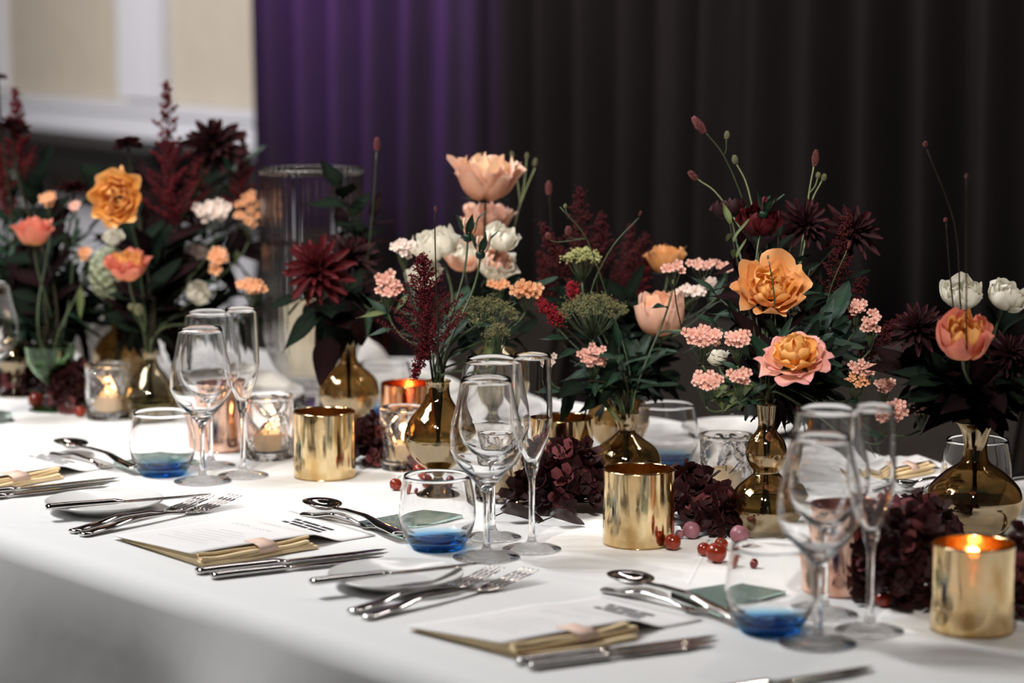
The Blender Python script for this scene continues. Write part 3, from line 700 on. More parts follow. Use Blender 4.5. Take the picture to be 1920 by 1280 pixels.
# ------------------------------------------------------------------ glass plaques
def plaque(label, cs, z=0.0):
    t = thing('glass_plaque', label, 'glass plaque', at(*cs[0], T + z))
    o0 = t.location; n = len(cs); w = MB()
    top = [at(u, v, T + z + 0.0065) - o0 for u, v in cs]; bot = [p - Vector((0, 0, 0.006)) for p in top]
    w.add(top + bot, [tuple(range(n)), tuple(range(2 * n - 1, n - 1, -1))] + [(i, n + i, n + (i + 1) % n, (i + 1) % n) for i in range(n)])
    o = w.build('slab', M_PLAQUE, t, False); return t
plaque('green edged glass plaque beside the middle tumbler', [(672, 977), (756, 1001), (873, 968), (792, 955)])
plaque('green edged glass plaque beside the left tumbler', [(212, 866), (290, 882), (372, 862), (300, 851)])
plaque('green edged glass plaque beside the nearest tumbler', [(1258, 1110), (1352, 1146), (1475, 1112), (1385, 1090)])
plaque('green edged glass plaque at the left edge', [(-80, 778), (-10, 788), (22, 772), (-50, 762)])
# ------------------------------------------------------------------ napkins with menus
def place_frame(B, L_, R_):
    b = at(*B); a = (at(*L_) - b); c = (at(*R_) - b); return b, a, c
def napkin(label, mlabel, B, L_, R_, seed, menu=True, lap=0.10):
    b, a, c = place_frame(B, L_, R_)
    ad = a.normalized(); cd = c.normalized(); al = a.length; cl = c.length; rg = random.Random(seed)
    t = thing('napkin', label, 'napkin', b)
    # folded layers: open folds on the side towards the knives; each fold a rounded hairpin
    zt = 0.0; nl = 4
    for k in range(nl):
        th = 0.0017 if k else 0.0021
        sh = rg.uniform(-.003, .005) + 0.0035 * (nl - k); e0 = rg.uniform(0, .006); e1 = rg.uniform(-.012, .004)
        w = MB(); ns, nc = 22, 10; vs = []; fs = []
        for i in range(ns + 1):
            s = e0 + (cl + e1 - e0) * i / ns
            lift = (0.0012 * math.exp(-((i / ns - 1) / 0.12) ** 2) + 0.002 * math.exp(-((i / ns) / 0.10) ** 2)) * (0.4 + 0.4 * k)
            wav = 0.0007 * math.sin(s * 60 + k * 1.7)
            ring = []
            for j in range(nc):
                an = PI * j / (nc - 1) - PI / 2      # nose of the fold
                ring.append((-sh - th * .9 * math.cos(an) * 1.0 + 0.0, zt + th * (1 + math.sin(an)) + lift + wav + 0.0004))
            w_in = al * (.80 + .06 * k)
            ring = [(w_in, zt * .2 + 0.0004)] + ring + [(w_in, zt * .2 + .5 * th + 0.0004)]
            for (q, z) in ring:
                p = ad * (q + 0.004) + cd * s; vs.append((p.x, p.y, z))
        m1 = nc + 2
        for i in range(ns):
            for j in range(m1 - 1):
                A = i * m1 + j; fs.append((A, A + 1, A + m1 + 1, A + m1))
            A = i * m1; fs.append((A, A + m1, A + 2 * m1 - 1, A + m1 - 1))
        fs.append(tuple(range(m1))); fs.append(tuple(ns * m1 + j for j in range(m1 - 1, -1, -1)))
        w.add(vs, fs); w.build('fold', M_NAP, t)
        zt += 2 * th * 0.86
    H = zt + 0.0012
    w = MB(); m_ = 0.5
    p = ad * 0.02 + cd * cl * .60
    for (s0_, s1_) in ((cl * .50, cl * .66),):
        q = [(-0.0035, 0.006), (-0.0055, 0.011), (-0.003, H + 0.001), (0.006, H + 0.0022), (0.03, H + 0.0024)]
        vs = []
        for s in (s0_, s1_):
            for x, z in q:
                pp = ad * (x - 0.003) + cd * s; vs.append((pp.x, pp.y, z))
        n = len(q); w.add(vs, [(i, i + 1, n + i + 1, n + i) for i in range(n - 1)])
    o = w.build('ribbon_band', M_BAND, t, label='blush pink band'); sm = o.modifiers.new('s', 'SOLIDIFY'); sm.thickness = 0.0005
    if not menu: return
    mt = thing('menu_card', mlabel, 'menu', b + Vector((0, 0, 0)))
    ML = cl + lap; MW = al * 0.985
    def mz(s, q):
        over = max(0, (s - cl * 0.985) / (lap * .55)); e = min(1, over)
        e = e * e * (3 - 2 * e)
        qq = max(0, min(1, q / al))
        return (H + 0.0012) * (1 - e) * (1 - 0.74 * qq) + 0.0016 + 0.0005 * math.sin(s * 25 + q * 14)
    vs = []; fs = []; a_, b_ = 26, 14
    off = 0.006
    for i in range(a_ + 1):
        for j in range(b_ + 1):
            s = -0.002 + ML * i / a_; q = off + MW * j / b_; p = ad * q + cd * s; vs.append((p.x, p.y, mz(s, q)))
    for i in range(a_):
        for j in range(b_):
            A = i * (b_ + 1) + j; fs.append((A, A + b_ + 1, A + b_ + 2, A + 1))
    o = obj('paper', mesh('paper', vs, fs, M_PAPER), mt); sm = o.modifiers.new('s', 'SOLIDIFY'); sm.thickness = 0.0006; sm.offset = -1
    # print: x runs to the reader's right (-a), y towards the far end (c)
    def ribbon(w, pts, wd_):
        for (x0, y0), (x1, y1) in zip(pts, pts[1:]):
            P = []
            d = Vector((x1 - x0, y1 - y0)); 
            if d.length < 1e-6: continue
            nn = Vector((-d.y, d.x)).normalized() * wd_ / 2
            for x, y in ((x0 + nn.x, y0 + nn.y), (x0 - nn.x, y0 - nn.y), (x1 - nn.x, y1 - nn.y), (x1 + nn.x, y1 + nn.y)):
                q = off + MW * (0.5 - x); s = y; p = ad * q + cd * s; P.append((p.x, p.y, mz(s, q) + 0.0004))
            w.add(P, [(0, 1, 2, 3)])
    def script(w, x, y, wdt, hgt, n, wd_, seed):
        r = random.Random(seed); pts = []
        for i in range(n * 8 + 1):
            tt = i / (n * 8); a2 = tt * n * 2 * PI; amp = hgt * (0.35 + 0.65 * abs(math.sin(tt * n * 1.7 + seed)))
            pts.append((x + wdt * tt + 0.35 * hgt * math.sin(a2) * 0.5, y + amp * 0.5 * math.cos(a2 + 0.5)))
        ribbon(w, pts, wd_)
    w = MB(); 
    script(w, -0.16, ML * .66, 0.26, 0.008, 8, 0.0008, seed); script(w, 0.13, ML * .665, 0.12, 0.005, 3, 0.0006, seed + 1)
    script(w, -0.28, ML * .56, 0.22, 0.009, 6, 0.0006, seed + 3); script(w, -0.02, ML * .55, 0.24, 0.006, 6, 0.0005, seed + 4)
    w.build('handwritten_lettering', M_INKD, mt)
    w = MB()
    for r_ in range(7):
        y = ML * (.16 + .044 * r_); hw = (0.30, .22, .33, .18, .30, .26, .14)[r_]
        script(w, -hw, y, hw * 2, 0.0022, 26, 0.0004, r_)
    w.build('printed_text', M_INK, mt)
    w = MB(); x = -0.20; rg2 = random.Random(3)
    for row in range(3):
        y = ML * (.815 + .036 * row)
        for x0, x1 in ((-.24, -.17), (-.15, .05), (.07, .21)) if row != 1 else ((-.20, -.07), (-.05, .19)):
            for kk in range(3): ribbon(w, [(x0, y + kk * .0021), (x1, y + kk * .0021)], 0.0016)
    w.build('printed_logo', M_INKD, mt, label='small dark block logo of three broken bars')
napkin('folded cream napkin beside the two forks at centre left', 'white menu card with script names and dark block logo, second from the left', (367, 1064), (214, 1012), (588, 1027), 1)
napkin('folded cream napkin nearest the camera', 'blurred white menu card nearest the camera', (955, 1236), (765, 1184), (1190, 1192), 2)
napkin('folded cream napkin at the left edge', 'white menu card at the left edge, above the left knives', (-85, 932), (-230, 890), (118, 895), 3)
napkin('cream napkin on the far side at the right, with ochre folds', 'white menu card on the far side at the right', (1660, 903), (1600, 880), (1748, 884), 4, lap=0.05)
# rumpled white napkins and a standing white fan shape on the far side
def heap(label, u, v, sx, sy, sz, seed, rz=0):
    t = thing('rumpled_napkin', label, 'napkin', at(u, v, T), rz)
    vs = []; fs = []; n = 30
    for i in range(n + 1):
        for j in range(n + 1):
            x = -1 + 2 * i / n; y = -1 + 2 * j / n
            e = max(0, 1 - max(abs(x), abs(y)) ** 4)
            h = (0.55 + 0.45 * noise.noise(Vector((x * 1.3 + seed, y * 1.3, seed)))) + 0.25 * math.sin(x * 5 + 3 * noise.noise(Vector((x, y * 2, seed * 2))))
            vs.append((x * sx, y * sy, 0.002 + sz * e * max(0.05, h)))
    for i in range(n):
        for j in range(n): A = i * (n + 1) + j; fs.append((A, A + n + 1, A + n + 2, A + 1))
    o = obj('linen', mesh('linen', vs, fs, M_NAPW), t); sm = o.modifiers.new('s', 'SOLIDIFY'); sm.thickness = 0.0012
heap('rumpled white napkin on the far side behind the copper holder', 752, 730, 0.10, 0.075, 0.045, 1.3, -0.5)
heap('rumpled white napkin behind the neck of the dark bottle vase', 668, 690, 0.07, 0.06, 0.055, 4.1, 0.4)
heap('white napkin on the far side behind the left wine glasses', 440, 720, 0.10, 0.07, 0.035, 2.2, 0.2)
def fan(label, u, v):  # added pleated white shape, stands in for a pale patch
    t = thing('pleated_fan', label, 'napkin', at(u, v, T), 0.5)
    vs = []; fs = []; n = 20; m_ = 8
    for i in range(n + 1):
        a = -0.9 + 1.9 * i / n
        for j in range(m_ + 1):
            r = 0.02 + 0.105 * j / m_; vs.append((math.sin(a) * r, (0.010 if i % 2 else -0.010) * j / m_, 0.002 + math.cos(a * .8) * r * 0.95))
    for i in range(n):
        for j in range(m_): A = i * (m_ + 1) + j; fs.append((A, A + 1, A + m_ + 2, A + m_ + 1))
    o = obj('linen', mesh('linen', vs, fs, M_NAPW, smooth=False), t); sm = o.modifiers.new('s', 'SOLIDIFY'); sm.thickness = 0.0012
fan('white pleated fan shape standing behind the leftmost crystal holder', 186, 700)

# ------------------------------------------------------------------ flowers: shared parts
CACHE = {}
FORMS = {   # (P1, P2, P3) of the petal profile for the outermost and the innermost layer; half angle; counts
 'cup': (((.90, -.05), (.76, .80), (1.10, 1.10)), ((.30, 0), (.52, .9), (.30, 1.32)), (.64, .80), (5, 5, 6, 6, 5, 4), 1.28),
 'bud': (((1.12, -.1), (1.02, 1.0), (.98, 1.60)), ((.4, 0), (.6, 1.2), (.34, 1.66)), (.72, .85), (5, 5, 5, 5, 4), 1.62),
 'open': (((.75, -.15), (1.05, .25), (1.14, .62)), ((.28, 0), (.46, .55), (.16, .66)), (.58, .80), (6, 6, 6, 6, 5), .8),
 'bowl': (((.90, -.10), (1.02, .50), (.92, .95)), ((.28, 0), (.50, .70), (.22, .98)), (.62, .85), (5, 6, 6, 6, 5), 1.0),
 'floppy': (((.90, -.25), (1.15, .35), (1.18, .10)), ((.25, 0), (.52, .85), (.18, .98)), (.55, .80), (6, 6, 6, 5, 5), 1.0),
}
def petal_me(pal, form, k, nl, var):
    key = (pal, form, k, nl, var)
    if key in CACHE: return CACHE[key]
    F = FORMS[form]; f = k / (nl - 1); L = lambda a, b: a + (b - a) * f
    P = [(0.05, 0)] + [(L(a[0], b[0]), L(a[1], b[1])) for a, b in zip(F[0], F[1])]
    A = L(*F[2]); n = 9; rg = random.Random(hash((form, k, var)) & 0xffff if False else k * 37 + var * 101 + len(form) * 7)
    ph = rg.uniform(0, 6.28); ruf = rg.uniform(.07, .15) * (1 - .3 * f); tip = rg.uniform(-.05, .16); asym = rg.uniform(-.12, .12); curl = rg.uniform(.02, .14) * (1 - f)
    vs = []; fs = []; tv = []
    for j in range(n):
        t = j / (n - 1)
        for i in range(n):
            s = -1 + 2 * i / (n - 1)
            tt = t * (1 - .20 * s * s * t * t + tip * (1 - abs(s)) * t * t + asym * s * t * .5)
            q = 1 - tt; r = q ** 3 * P[0][0] + 3 * q * q * tt * P[1][0] + 3 * q * tt * tt * P[2][0] + tt ** 3 * P[3][0]
            z = q ** 3 * P[0][1] + 3 * q * q * tt * P[1][1] + 3 * q * tt * tt * P[2][1] + tt ** 3 * P[3][1]
            w = math.sin(PI * (0.16 + 0.54 * t)); a = s * A * w
            e = t ** 3
            r += ruf * e * math.sin(2.6 * s * PI / 2 + ph) + curl * e * (0.3 + s * s) * 0.7 + (.05 - .10 * (s * s)) * (1 - f) * t * (1 - t) * 2
            z += ruf * .8 * e * math.sin(4.2 * s + ph * 1.7) - curl * e * .35
            vs.append((r * math.cos(a), r * math.sin(a), z)); tv.append(min(1, t * (.75 + .25 * s * s)))
    for j in range(n - 1):
        for i in range(n - 1): a = j * n + i; fs.append((a, a + 1, a + n + 1, a + n))
    CACHE[key] = mesh('petal', vs, fs, PM(pal), True, tv); return CACHE[key]
def leaf_me(kind, m):
    key = ('leaf', kind, m.name)
    if key in CACHE: return CACHE[key]
    W_, droop, fold = {'lance': (.13, .18, .35), 'oval': (.24, .12, .25), 'broad': (.30, .25, .2), 'sepal': (.16, -.25, .5)}[kind]
    vs = []; fs = []; tv = []; n = 9; m_ = 4
    for i in range(n + 1):
        t = i / n; hw = W_ * math.sin(PI * min(1, t ** .8)) ** .85 * (1 - .25 * t) + 0.004
        if kind == 'oval': hw *= 1 + .10 * math.sin(t * 30)
        for j in range(m_ + 1):
            s = -1 + 2 * j / m_
            vs.append((t, s * hw, -droop * t * t + fold * abs(s) * hw + .03 * math.sin(t * 7 + s))); tv.append(abs(s))
    for i in range(n):
        for j in range(m_): a = i * (m_ + 1) + j; fs.append((a, a + m_ + 1, a + m_ + 2, a + 1))
    CACHE[key] = mesh('leaf', vs, fs, m, True, tv); return CACHE[key]
def floret_me(pal, n=5, cup=.25):
    key = ('floret', pal, n, cup)
    if key in CACHE: return CACHE[key]
    vs = []; fs = []; tv = []
    for k in range(n):
        a0 = 2 * PI * k / n; b = len(vs); hw = PI / n * .92
        pts = [(0.06, 0, 0)]
        for r, w in ((.35, .75), (.7, 1.0), (.95, .72)):
            for s in (-1, 0, 1):
                pts.append((r * (1.0 if s == 0 else .93), s * w * hw, cup * r * r + (0.05 if s else 0)))
        pts.append((1.02, 0, cup * 1.02))
        for r, da, z in pts:
            a = a0 + da * (1.0 if r > .3 else 1); vs.append((r * math.cos(a), r * math.sin(a), z + .04 * math.sin(k * 2.3))); tv.append(r)
        fs += [(b, b + 1, b + 2), (b, b + 2, b + 3)]
        for q in (0, 3): fs += [(b + q + 1, b + q + 4, b + q + 5, b + q + 2), (b + q + 2, b + q + 5, b + q + 6, b + q + 3)]
        fs += [(b + 7, b + 10, b + 8), (b + 8, b + 10, b + 9)]
    b = len(vs); vs += [(0.05 * math.cos(i * PI / 3), 0.05 * math.sin(i * PI / 3), 0.03) for i in range(6)] + [(0.03, 0, -.9), (-.03, 0, -.9)]; tv += [0] * 8
    fs += [tuple(b + i for i in range(6)), (b, b + 3, b + 7, b + 6)]
    CACHE[key] = mesh('floret', vs, fs, PM(pal), True, tv); return CACHE[key]
def frame(pos, xdir, up, sc):
    x = Vector(xdir).normalized(); z = Vector(up) - x * Vector(up).dot(x)
    z = z.normalized() if z.length > 1e-4 else Vector((0, 0, 1)).orthogonal(); y = z.cross(x)
    M = Matrix(((x.x, y.x, z.x, 0), (x.y, y.y, z.y, 0), (x.z, y.z, z.z, 0), (0, 0, 0, 1)))
    return Matrix.Translation(pos) @ M @ Matrix.Scale(sc, 4)
class V:      # a vase mouth that carries stems
    def __init__(s, o, top, r): s.o = o; s.p = Vector(o.location); s.top = top; s.r = r; s.n = 0
vG = V(VG, .152, .012); vS = V(VS, .155, .013); vB = V(VB, .10, .013); vSP = V(VSP, .115, .010); vD = V(VD, .165, .008); vR = V(VR, .142, .013)
vBO = V(VBO, .166, .010); vF = V(VF, .108, .010); vGO = V(VGO, .106, .022); vL = V(VL, .15, .010); vL2 = V(VL2, .13, .011)
def stem_path(vz, head, axis, bow=0.35, n=14):
    vz.n += 1; g = random.Random(vz.n * 13 + int(vz.p.x * 1000))
    a = g.uniform(0, 6.28); rr = vz.r * math.sqrt(g.random()) * .75
    off = Vector((math.cos(a) * rr, math.sin(a) * rr, 0))
    b = vz.p + Vector((-off.x, -off.y, 0)) * .6 + Vector((0, 0, 0.028)); m = vz.p + off + Vector((0, 0, vz.top))
    d = (head - m).length
    return [b, (b + m) / 2] + bez(m, m + (m - b).normalized() * d * bow, head - Vector(axis).normalized() * d * bow, head, n)
def put_stem(t, pts, r0, r1, m=None, name='stem'):
    n = len(pts); w = MB(); o0 = t.location
    vs, fs = tube_data([p - o0 for p in pts], [r0 + (r1 - r0) * i / (n - 1) for i in range(n)], 7); w.add(vs, fs)
    return w.build(name, m or M_STEM, t)
def bloom(t, c, axis, rad, pal, pal2, form, spin=0.0, sep=True, seed=0, hs=1.0):
    """c: middle of the head"""
    F = FORMS[form]; o0 = t.location; nl = len(F[3]); base = c - Vector(axis).normalized() * rad * hs * F[4] * .5 - o0
    Rm = align(axis, spin); g = random.Random(seed)
    for k, cnt in enumerate(F[3]):
        for i in range(cnt):
            p = pal if k / (nl - 1) < (.55 if form == 'cup' else .45) else pal2
            me = petal_me(p, form, k, nl, (i + seed) % 3)
            an = 2 * PI * (i + .5 * (k % 2) + g.uniform(-.12, .12)) / cnt + k * .35
            sc = rad * g.uniform(.93, 1.07)
            M = Matrix.Translation(base) @ Rm @ Matrix.Rotation(an, 4, 'Z') @ Matrix.Rotation(g.uniform(-.07, .07), 4, 'Y') @ Matrix.Scale(sc, 4) @ Matrix.Scale(hs, 4, (0, 0, 1))
            obj('petal', me, t, mtx=M)
    if sep:
        ax = Vector(axis).normalized()
        for i in range(5):
            a = 2 * PI * i / 5 + spin; q = Rm.to_3x3() @ Vector((math.cos(a), math.sin(a), 0))
            obj('sepal', leaf_me('sepal', M_LEAF), t, mtx=frame(base + ax * rad * .02, q - ax * .15, ax, rad * .8))
def rose(label, vz, u, v, Y, wpx, pal, pal2, form, axis=(0, -.2, 1), spin=0.0, seed=0, name='garden_rose', bow=.35, stem=None, leaves=0, hs=1.0):
    c = dep(u, v, Y); rad = wpx / FPX * Y / 2 / 1.05; F = FORMS[form]; ax = Vector(axis).normalized()
    t = thing(name, label, 'rose' if 'rose' in name else 'flower', vz.p + Vector((0, 0, .028)), 0)
    head = c - ax * rad * hs * F[4] * .5
    pts = stem_path(vz, head, ax, bow); put_stem(t, pts, .0021, .0018, stem or M_STEM)
    bloom(t, c, ax, rad, pal, pal2, form, spin, True, seed, hs)
    g = random.Random(seed + 5)
    for i in range(leaves):
        k = g.randint(6, len(pts) - 3); p = pts[k] - t.location; d = Vector((g.uniform(-1, 1), g.uniform(-1, .4), g.uniform(-.3, .5)))
        obj('leaf', leaf_me('oval', M_LEAF), t, mtx=frame(p, d, (0, -.3, 1), g.uniform(.03, .045)))
    return t
def rosebud(label, vz, u, v, Y, hpx, pal, lean=(0, 0, 1)):
    c = dep(u, v, Y); h = hpx / FPX * Y; ax = Vector(lean).normalized()
    t = thing('rosebud', label, 'rosebud', vz.p + Vector((0, 0, .028)))
    base = c - ax * h * .5; put_stem(t, stem_path(vz, base, ax, .4), .0018, .0015)
    for i in range(4):
        me = petal_me(pal, 'bud', min(i, 3), 4, i % 3)
        obj('petal', me, t, mtx=Matrix.Translation(base - t.location) @ align(ax, i * 1.7) @ Matrix.Scale(h * (.36 - .03 * i), 4) @ Matrix.Scale(1.35, 4, (0, 0, 1)))
    w = MB(); vs, fs = lathe(crom([(0, -.25), (.16, -.2), (.2, 0), (.1, .1), (0, .12)], 3), 12)['body']
    w.add([align(ax).to_3x3() @ v * h + (base - t.location) for v in vs], fs); w.build('hip', M_LEAF, t)
    for i in range(5):
        q = align(ax, i * 2 * PI / 5).to_3x3() @ Vector((.36, 0, .95)); obj('sepal', leaf_me('sepal', M_LEAF), t, mtx=frame(base - t.location, q, align(ax, i * 2 * PI / 5).to_3x3() @ Vector((1, 0, -.3)), h * g_len[i]))
g_len = (1.15, .95, 1.05, .9, 1.1)
def sprig(label, vz, u, v, Y, wpx, hpx, n, pal, seed=0, fl=15, leaves=4, tilt=(0, -.6, 1), group=None):
    """a flat truss of small five petalled blossoms"""
    c = dep(u, v, Y); px = Y / FPX; g = random.Random(seed * 7 + 1)
    t = thing('blossom_sprig', label, 'blossom', vz.p + Vector((0, 0, .028)), 0, group)
    o0 = t.location; ax = Vector(tilt).normalized()
    hub = c - Vector((0, -.005, hpx * px * .5 + .018)); pts = stem_path(vz, hub, Vector((c.x - vz.p.x, 0, .12 + abs(c.z - vz.p.z - vz.top)))); put_stem(t, pts, .0018, .0013)
    w = MB(); r = fl / 2 * px
    for i in range(n):
        a = 2.39996 * i; rr = math.sqrt((i + .5) / n)
        p = c + Vector((math.cos(a) * rr * (wpx - fl) * px * .5, -(1 - rr * rr) * wpx * px * .3 + g.uniform(-.004, .004), math.sin(a) * rr * (hpx - fl) * px * .5 + g.uniform(-.12, .12) * hpx * px))
        d = (p - hub).normalized() + Vector((g.uniform(-.5, .5), -1.3 + g.uniform(-.4, .3), g.uniform(-.5, .3)))
        d.normalize(); q = p - o0
        me = floret_me(pal, 5, (.15, .35)[i % 2])
        obj('floret', me, t, mtx=Matrix.Translation(q) @ align(d, g.uniform(0, 6)) @ Matrix.Scale(r * g.uniform(.85, 1.15), 4))
        vs, fs = tube_data([hub - o0, (hub + p) / 2 - o0 + Vector((0, 0, -.003)), q - d * r * .5], [.0007, .0006, .0005], 5); w.add(vs, fs)
    w.build('flower_stalks', M_STEM, t)
    for i in range(leaves):
        k = g.randint(len(pts) // 2, len(pts) - 1); d = Vector((g.uniform(-1, 1), g.uniform(-.8, .3), g.uniform(-.5, .7)))
        obj('leaf', leaf_me('lance', (M_LEAF, M_LEAF, M_LEAFO)[i % 3]), t, mtx=frame(pts[k] - o0, d, (0, -.4, 1), g.uniform(.035, .06)))
    return t
def octa(w, p, r, g):
    a = Vector((g.uniform(-1, 1), g.uniform(-1, 1), g.uniform(-1, 1))).normalized() * r; b = a.orthogonal().normalized() * r * .8; c = a.cross(b).normalized() * r * .8
    w.add([p + a, p - a, p + b, p - b, p + c, p - c], [(0, 2, 4), (0, 4, 3), (0, 3, 5), (0, 5, 2), (1, 4, 2), (1, 3, 4), (1, 5, 3), (1, 2, 5)])
M_AST = principled('burgundy_plume_grains', (0.10, 0.005, 0.010), 0.75, var=0.5, scale=150, spec=.2)
M_ASTD = principled('dusky_plume_grains', (0.055, 0.006, 0.008), 0.8, var=0.4, scale=150, spec=.2)
M_ASTR = principled('crimson_plume_grains', (0.26, 0.012, 0.022), 0.7, var=0.5, scale=150, spec=.2)
def plume(label, vz, u0, v0, u1, v1, Y, wpx, m, n=26, seed=0, dens=9, gr=.0016):
    """feathery astilbe plume from pixel (u0,v0) at its foot up to its tip (u1,v1)"""
    g = random.Random(seed + 77); A = dep(u0, v0, Y); B = dep(u1, v1, Y); R0 = wpx / FPX * Y / 2
    t = thing('astilbe', label, 'flower', vz.p + Vector((0, 0, .028))); o0 = t.location; ax = (B - A).normalized()
    put_stem(t, stem_path(vz, A, ax, .3), .002, .0016, M_STEMD)
    w = MB(); s = MB(); L = (B - A).length
    vs, fs = tube_data([A - o0, (A + B) / 2 - o0, B - o0], [.0014, .001, .0005], 6); s.add(vs, fs)
    e1 = ax.orthogonal().normalized(); e2 = ax.cross(e1)
    for i in range(n):
        f = i / n; br = R0 * (1 - f) ** .85 * g.uniform(.75, 1.15) + .002; a = i * 2.4
        q = A + (B - A) * f; d = (e1 * math.cos(a) + e2 * math.sin(a)) + ax * .75; d.normalize()
        tip = q + d * br * 1.25; vs, fs = tube_data([q - o0, (q + tip) / 2 - o0, tip - o0], [.0006, .0005, .0003], 4); s.add(vs, fs)
        k = max(4, int(dens * br / R0) + 4)
        for j in range(k):
            h = (j + .3) / k; sp = .0055 * (1 - h) + .0015
            for _ in range(5):
                octa(w, q + (tip - q) * h + Vector((g.gauss(0, sp), g.gauss(0, sp), g.gauss(0, sp))) * .6 - o0, gr * g.uniform(.7, 1.3), g)
    for i in range(60):
        f = .8 + .2 * i / 60; octa(w, A + (B - A) * f - o0 + Vector((g.gauss(0, .001), g.gauss(0, .001), 0)), gr, g)
    s.build('branchlets', M_STEMD, t); w.build('plume', m, t, kind='stuff'); return t
M_UMB = principled('olive_umbel_grains', (0.14, 0.13, 0.05), 0.8, var=0.6, scale=150)
M_UMBG = principled('yellow_green_grains', (0.42, 0.42, 0.17), 0.8, var=0.4, scale=150)
def umbel(label, vz, u, v, Y, wpx, hpx, m, n=24, seed=0, gr=.0013):
    g = random.Random(seed + 5); c = dep(u, v, Y); px = Y / FPX; t = thing('umbel_flower', label, 'flower', vz.p + Vector((0, 0, .028))); o0 = t.location
    hub = c - Vector((0, 0, hpx * px * .5 + .028)); put_stem(t, stem_path(vz, hub, (0, 0, 1)), .0018, .0014)
    w = MB(); s = MB(); R = wpx * px / 2
    for i in range(n):
        a = i * 2.4; rr = math.sqrt((i + .5) / n); p = c + Vector((math.cos(a) * rr * R, math.sin(a) * rr * R, hpx * px * (.5 - .9 * rr * rr) * .8))
        vs, fs = tube_data([hub - o0, hub.lerp(p, .55) - Vector((0, 0, .004)) - o0, p - o0], [.0008, .0006, .0005], 5); s.add(vs, fs)
        for j in range(7):
            q = p + Vector((g.gauss(0, 1), g.gauss(0, 1), abs(g.gauss(0, .6)))) * R * .10
            vs, fs = tube_data([p - Vector((0, 0, .004)) - o0, q - o0], [.0004, .0003], 4, False); s.add(vs, fs)
            for _ in range(6): octa(w, q + Vector((g.gauss(0, 1), g.gauss(0, 1), g.gauss(0, 1))) * .0022 - o0, gr * g.uniform(.7, 1.3), g)
    s.build('rays', M_STEM, t); w.build('flower_grains', m, t, kind='stuff'); return t
M_BURN = principled('burnet_head_grains', (0.13, 0.030, 0.028), 0.7, var=0.8, scale=300)
M_BURNG = principled('green_burnet_head', (0.16, 0.16, 0.08), 0.7, var=0.4, scale=300)
def burnet(label, vz, heads, Y, stalk, sm=None):
    """heads: (u,v,len px,width px, tilt, branch index on the stalk, green?) ; stalk: pixel points upward"""
    t = thing('burnet_stem', label, 'flower', vz.p + Vector((0, 0, .028))); o0 = t.location; px = Y / FPX; g = random.Random(len(label))
    S = [dep(u, v, Y) for u, v in stalk]; d0 = (S[1] - S[0])
    pts = stem_path(vz, S[0], d0, .3, 10)
    Q = [pts[-2]] + S + [S[-1] * 2 - S[-2]]
    for k in range(1, len(Q) - 2):
        for j in range(1, 6):
            x = j / 5; a, b, c_, d_ = Q[k - 1:k + 3]
            pts.append(.5 * ((2 * b) + (c_ - a) * x + (2 * a - 5 * b + 4 * c_ - d_) * x * x + (3 * b - a - 3 * c_ + d_) * x ** 3)); put_stem(t, pts, .0011, .0008, sm or M_PALESTEM)
    for (u, v, L, w_, dx, bi, gm) in heads:
        c = dep(u, v, Y); ax = Vector((dx, 0, 1)).normalized(); w = MB(); base = c - ax * L * px * .5
        if bi is not None:
            b = S[bi]; vs, fs = tube_data([p - o0 for p in bez(b, b.lerp(base, .4) + Vector((.004, 0, 0)), base - ax * .01, base, 6)], .0007, 6); q = MB(); q.add(vs, fs); q.build('side_stem', sm or M_PALESTEM, t)
        e1 = ax.orthogonal().normalized(); e2 = ax.cross(e1)
        nr = max(6, int(L / 2.6))
        for i in range(nr):
            f = (i + .5) / nr; r = w_ * px * .5 * math.sin(PI * (f * .86 + .10)) ** .6
            for k in range(9):
                a = 2 * PI * (k + .5 * (i % 2)) / 9; octa(w, base + ax * L * px * f + (e1 * math.cos(a) + e2 * math.sin(a)) * r * .82 - o0, w_ * px * .17, g)
        vs, fs = tube_data([base - o0, c - o0, c + ax * L * px * .42 - o0], [w_ * px * .2, w_ * px * .27, w_ * px * .1], 8); w.add(vs, fs)
        w.build('flower_head', M_BURNG if gm else M_BURN, t)
    return t
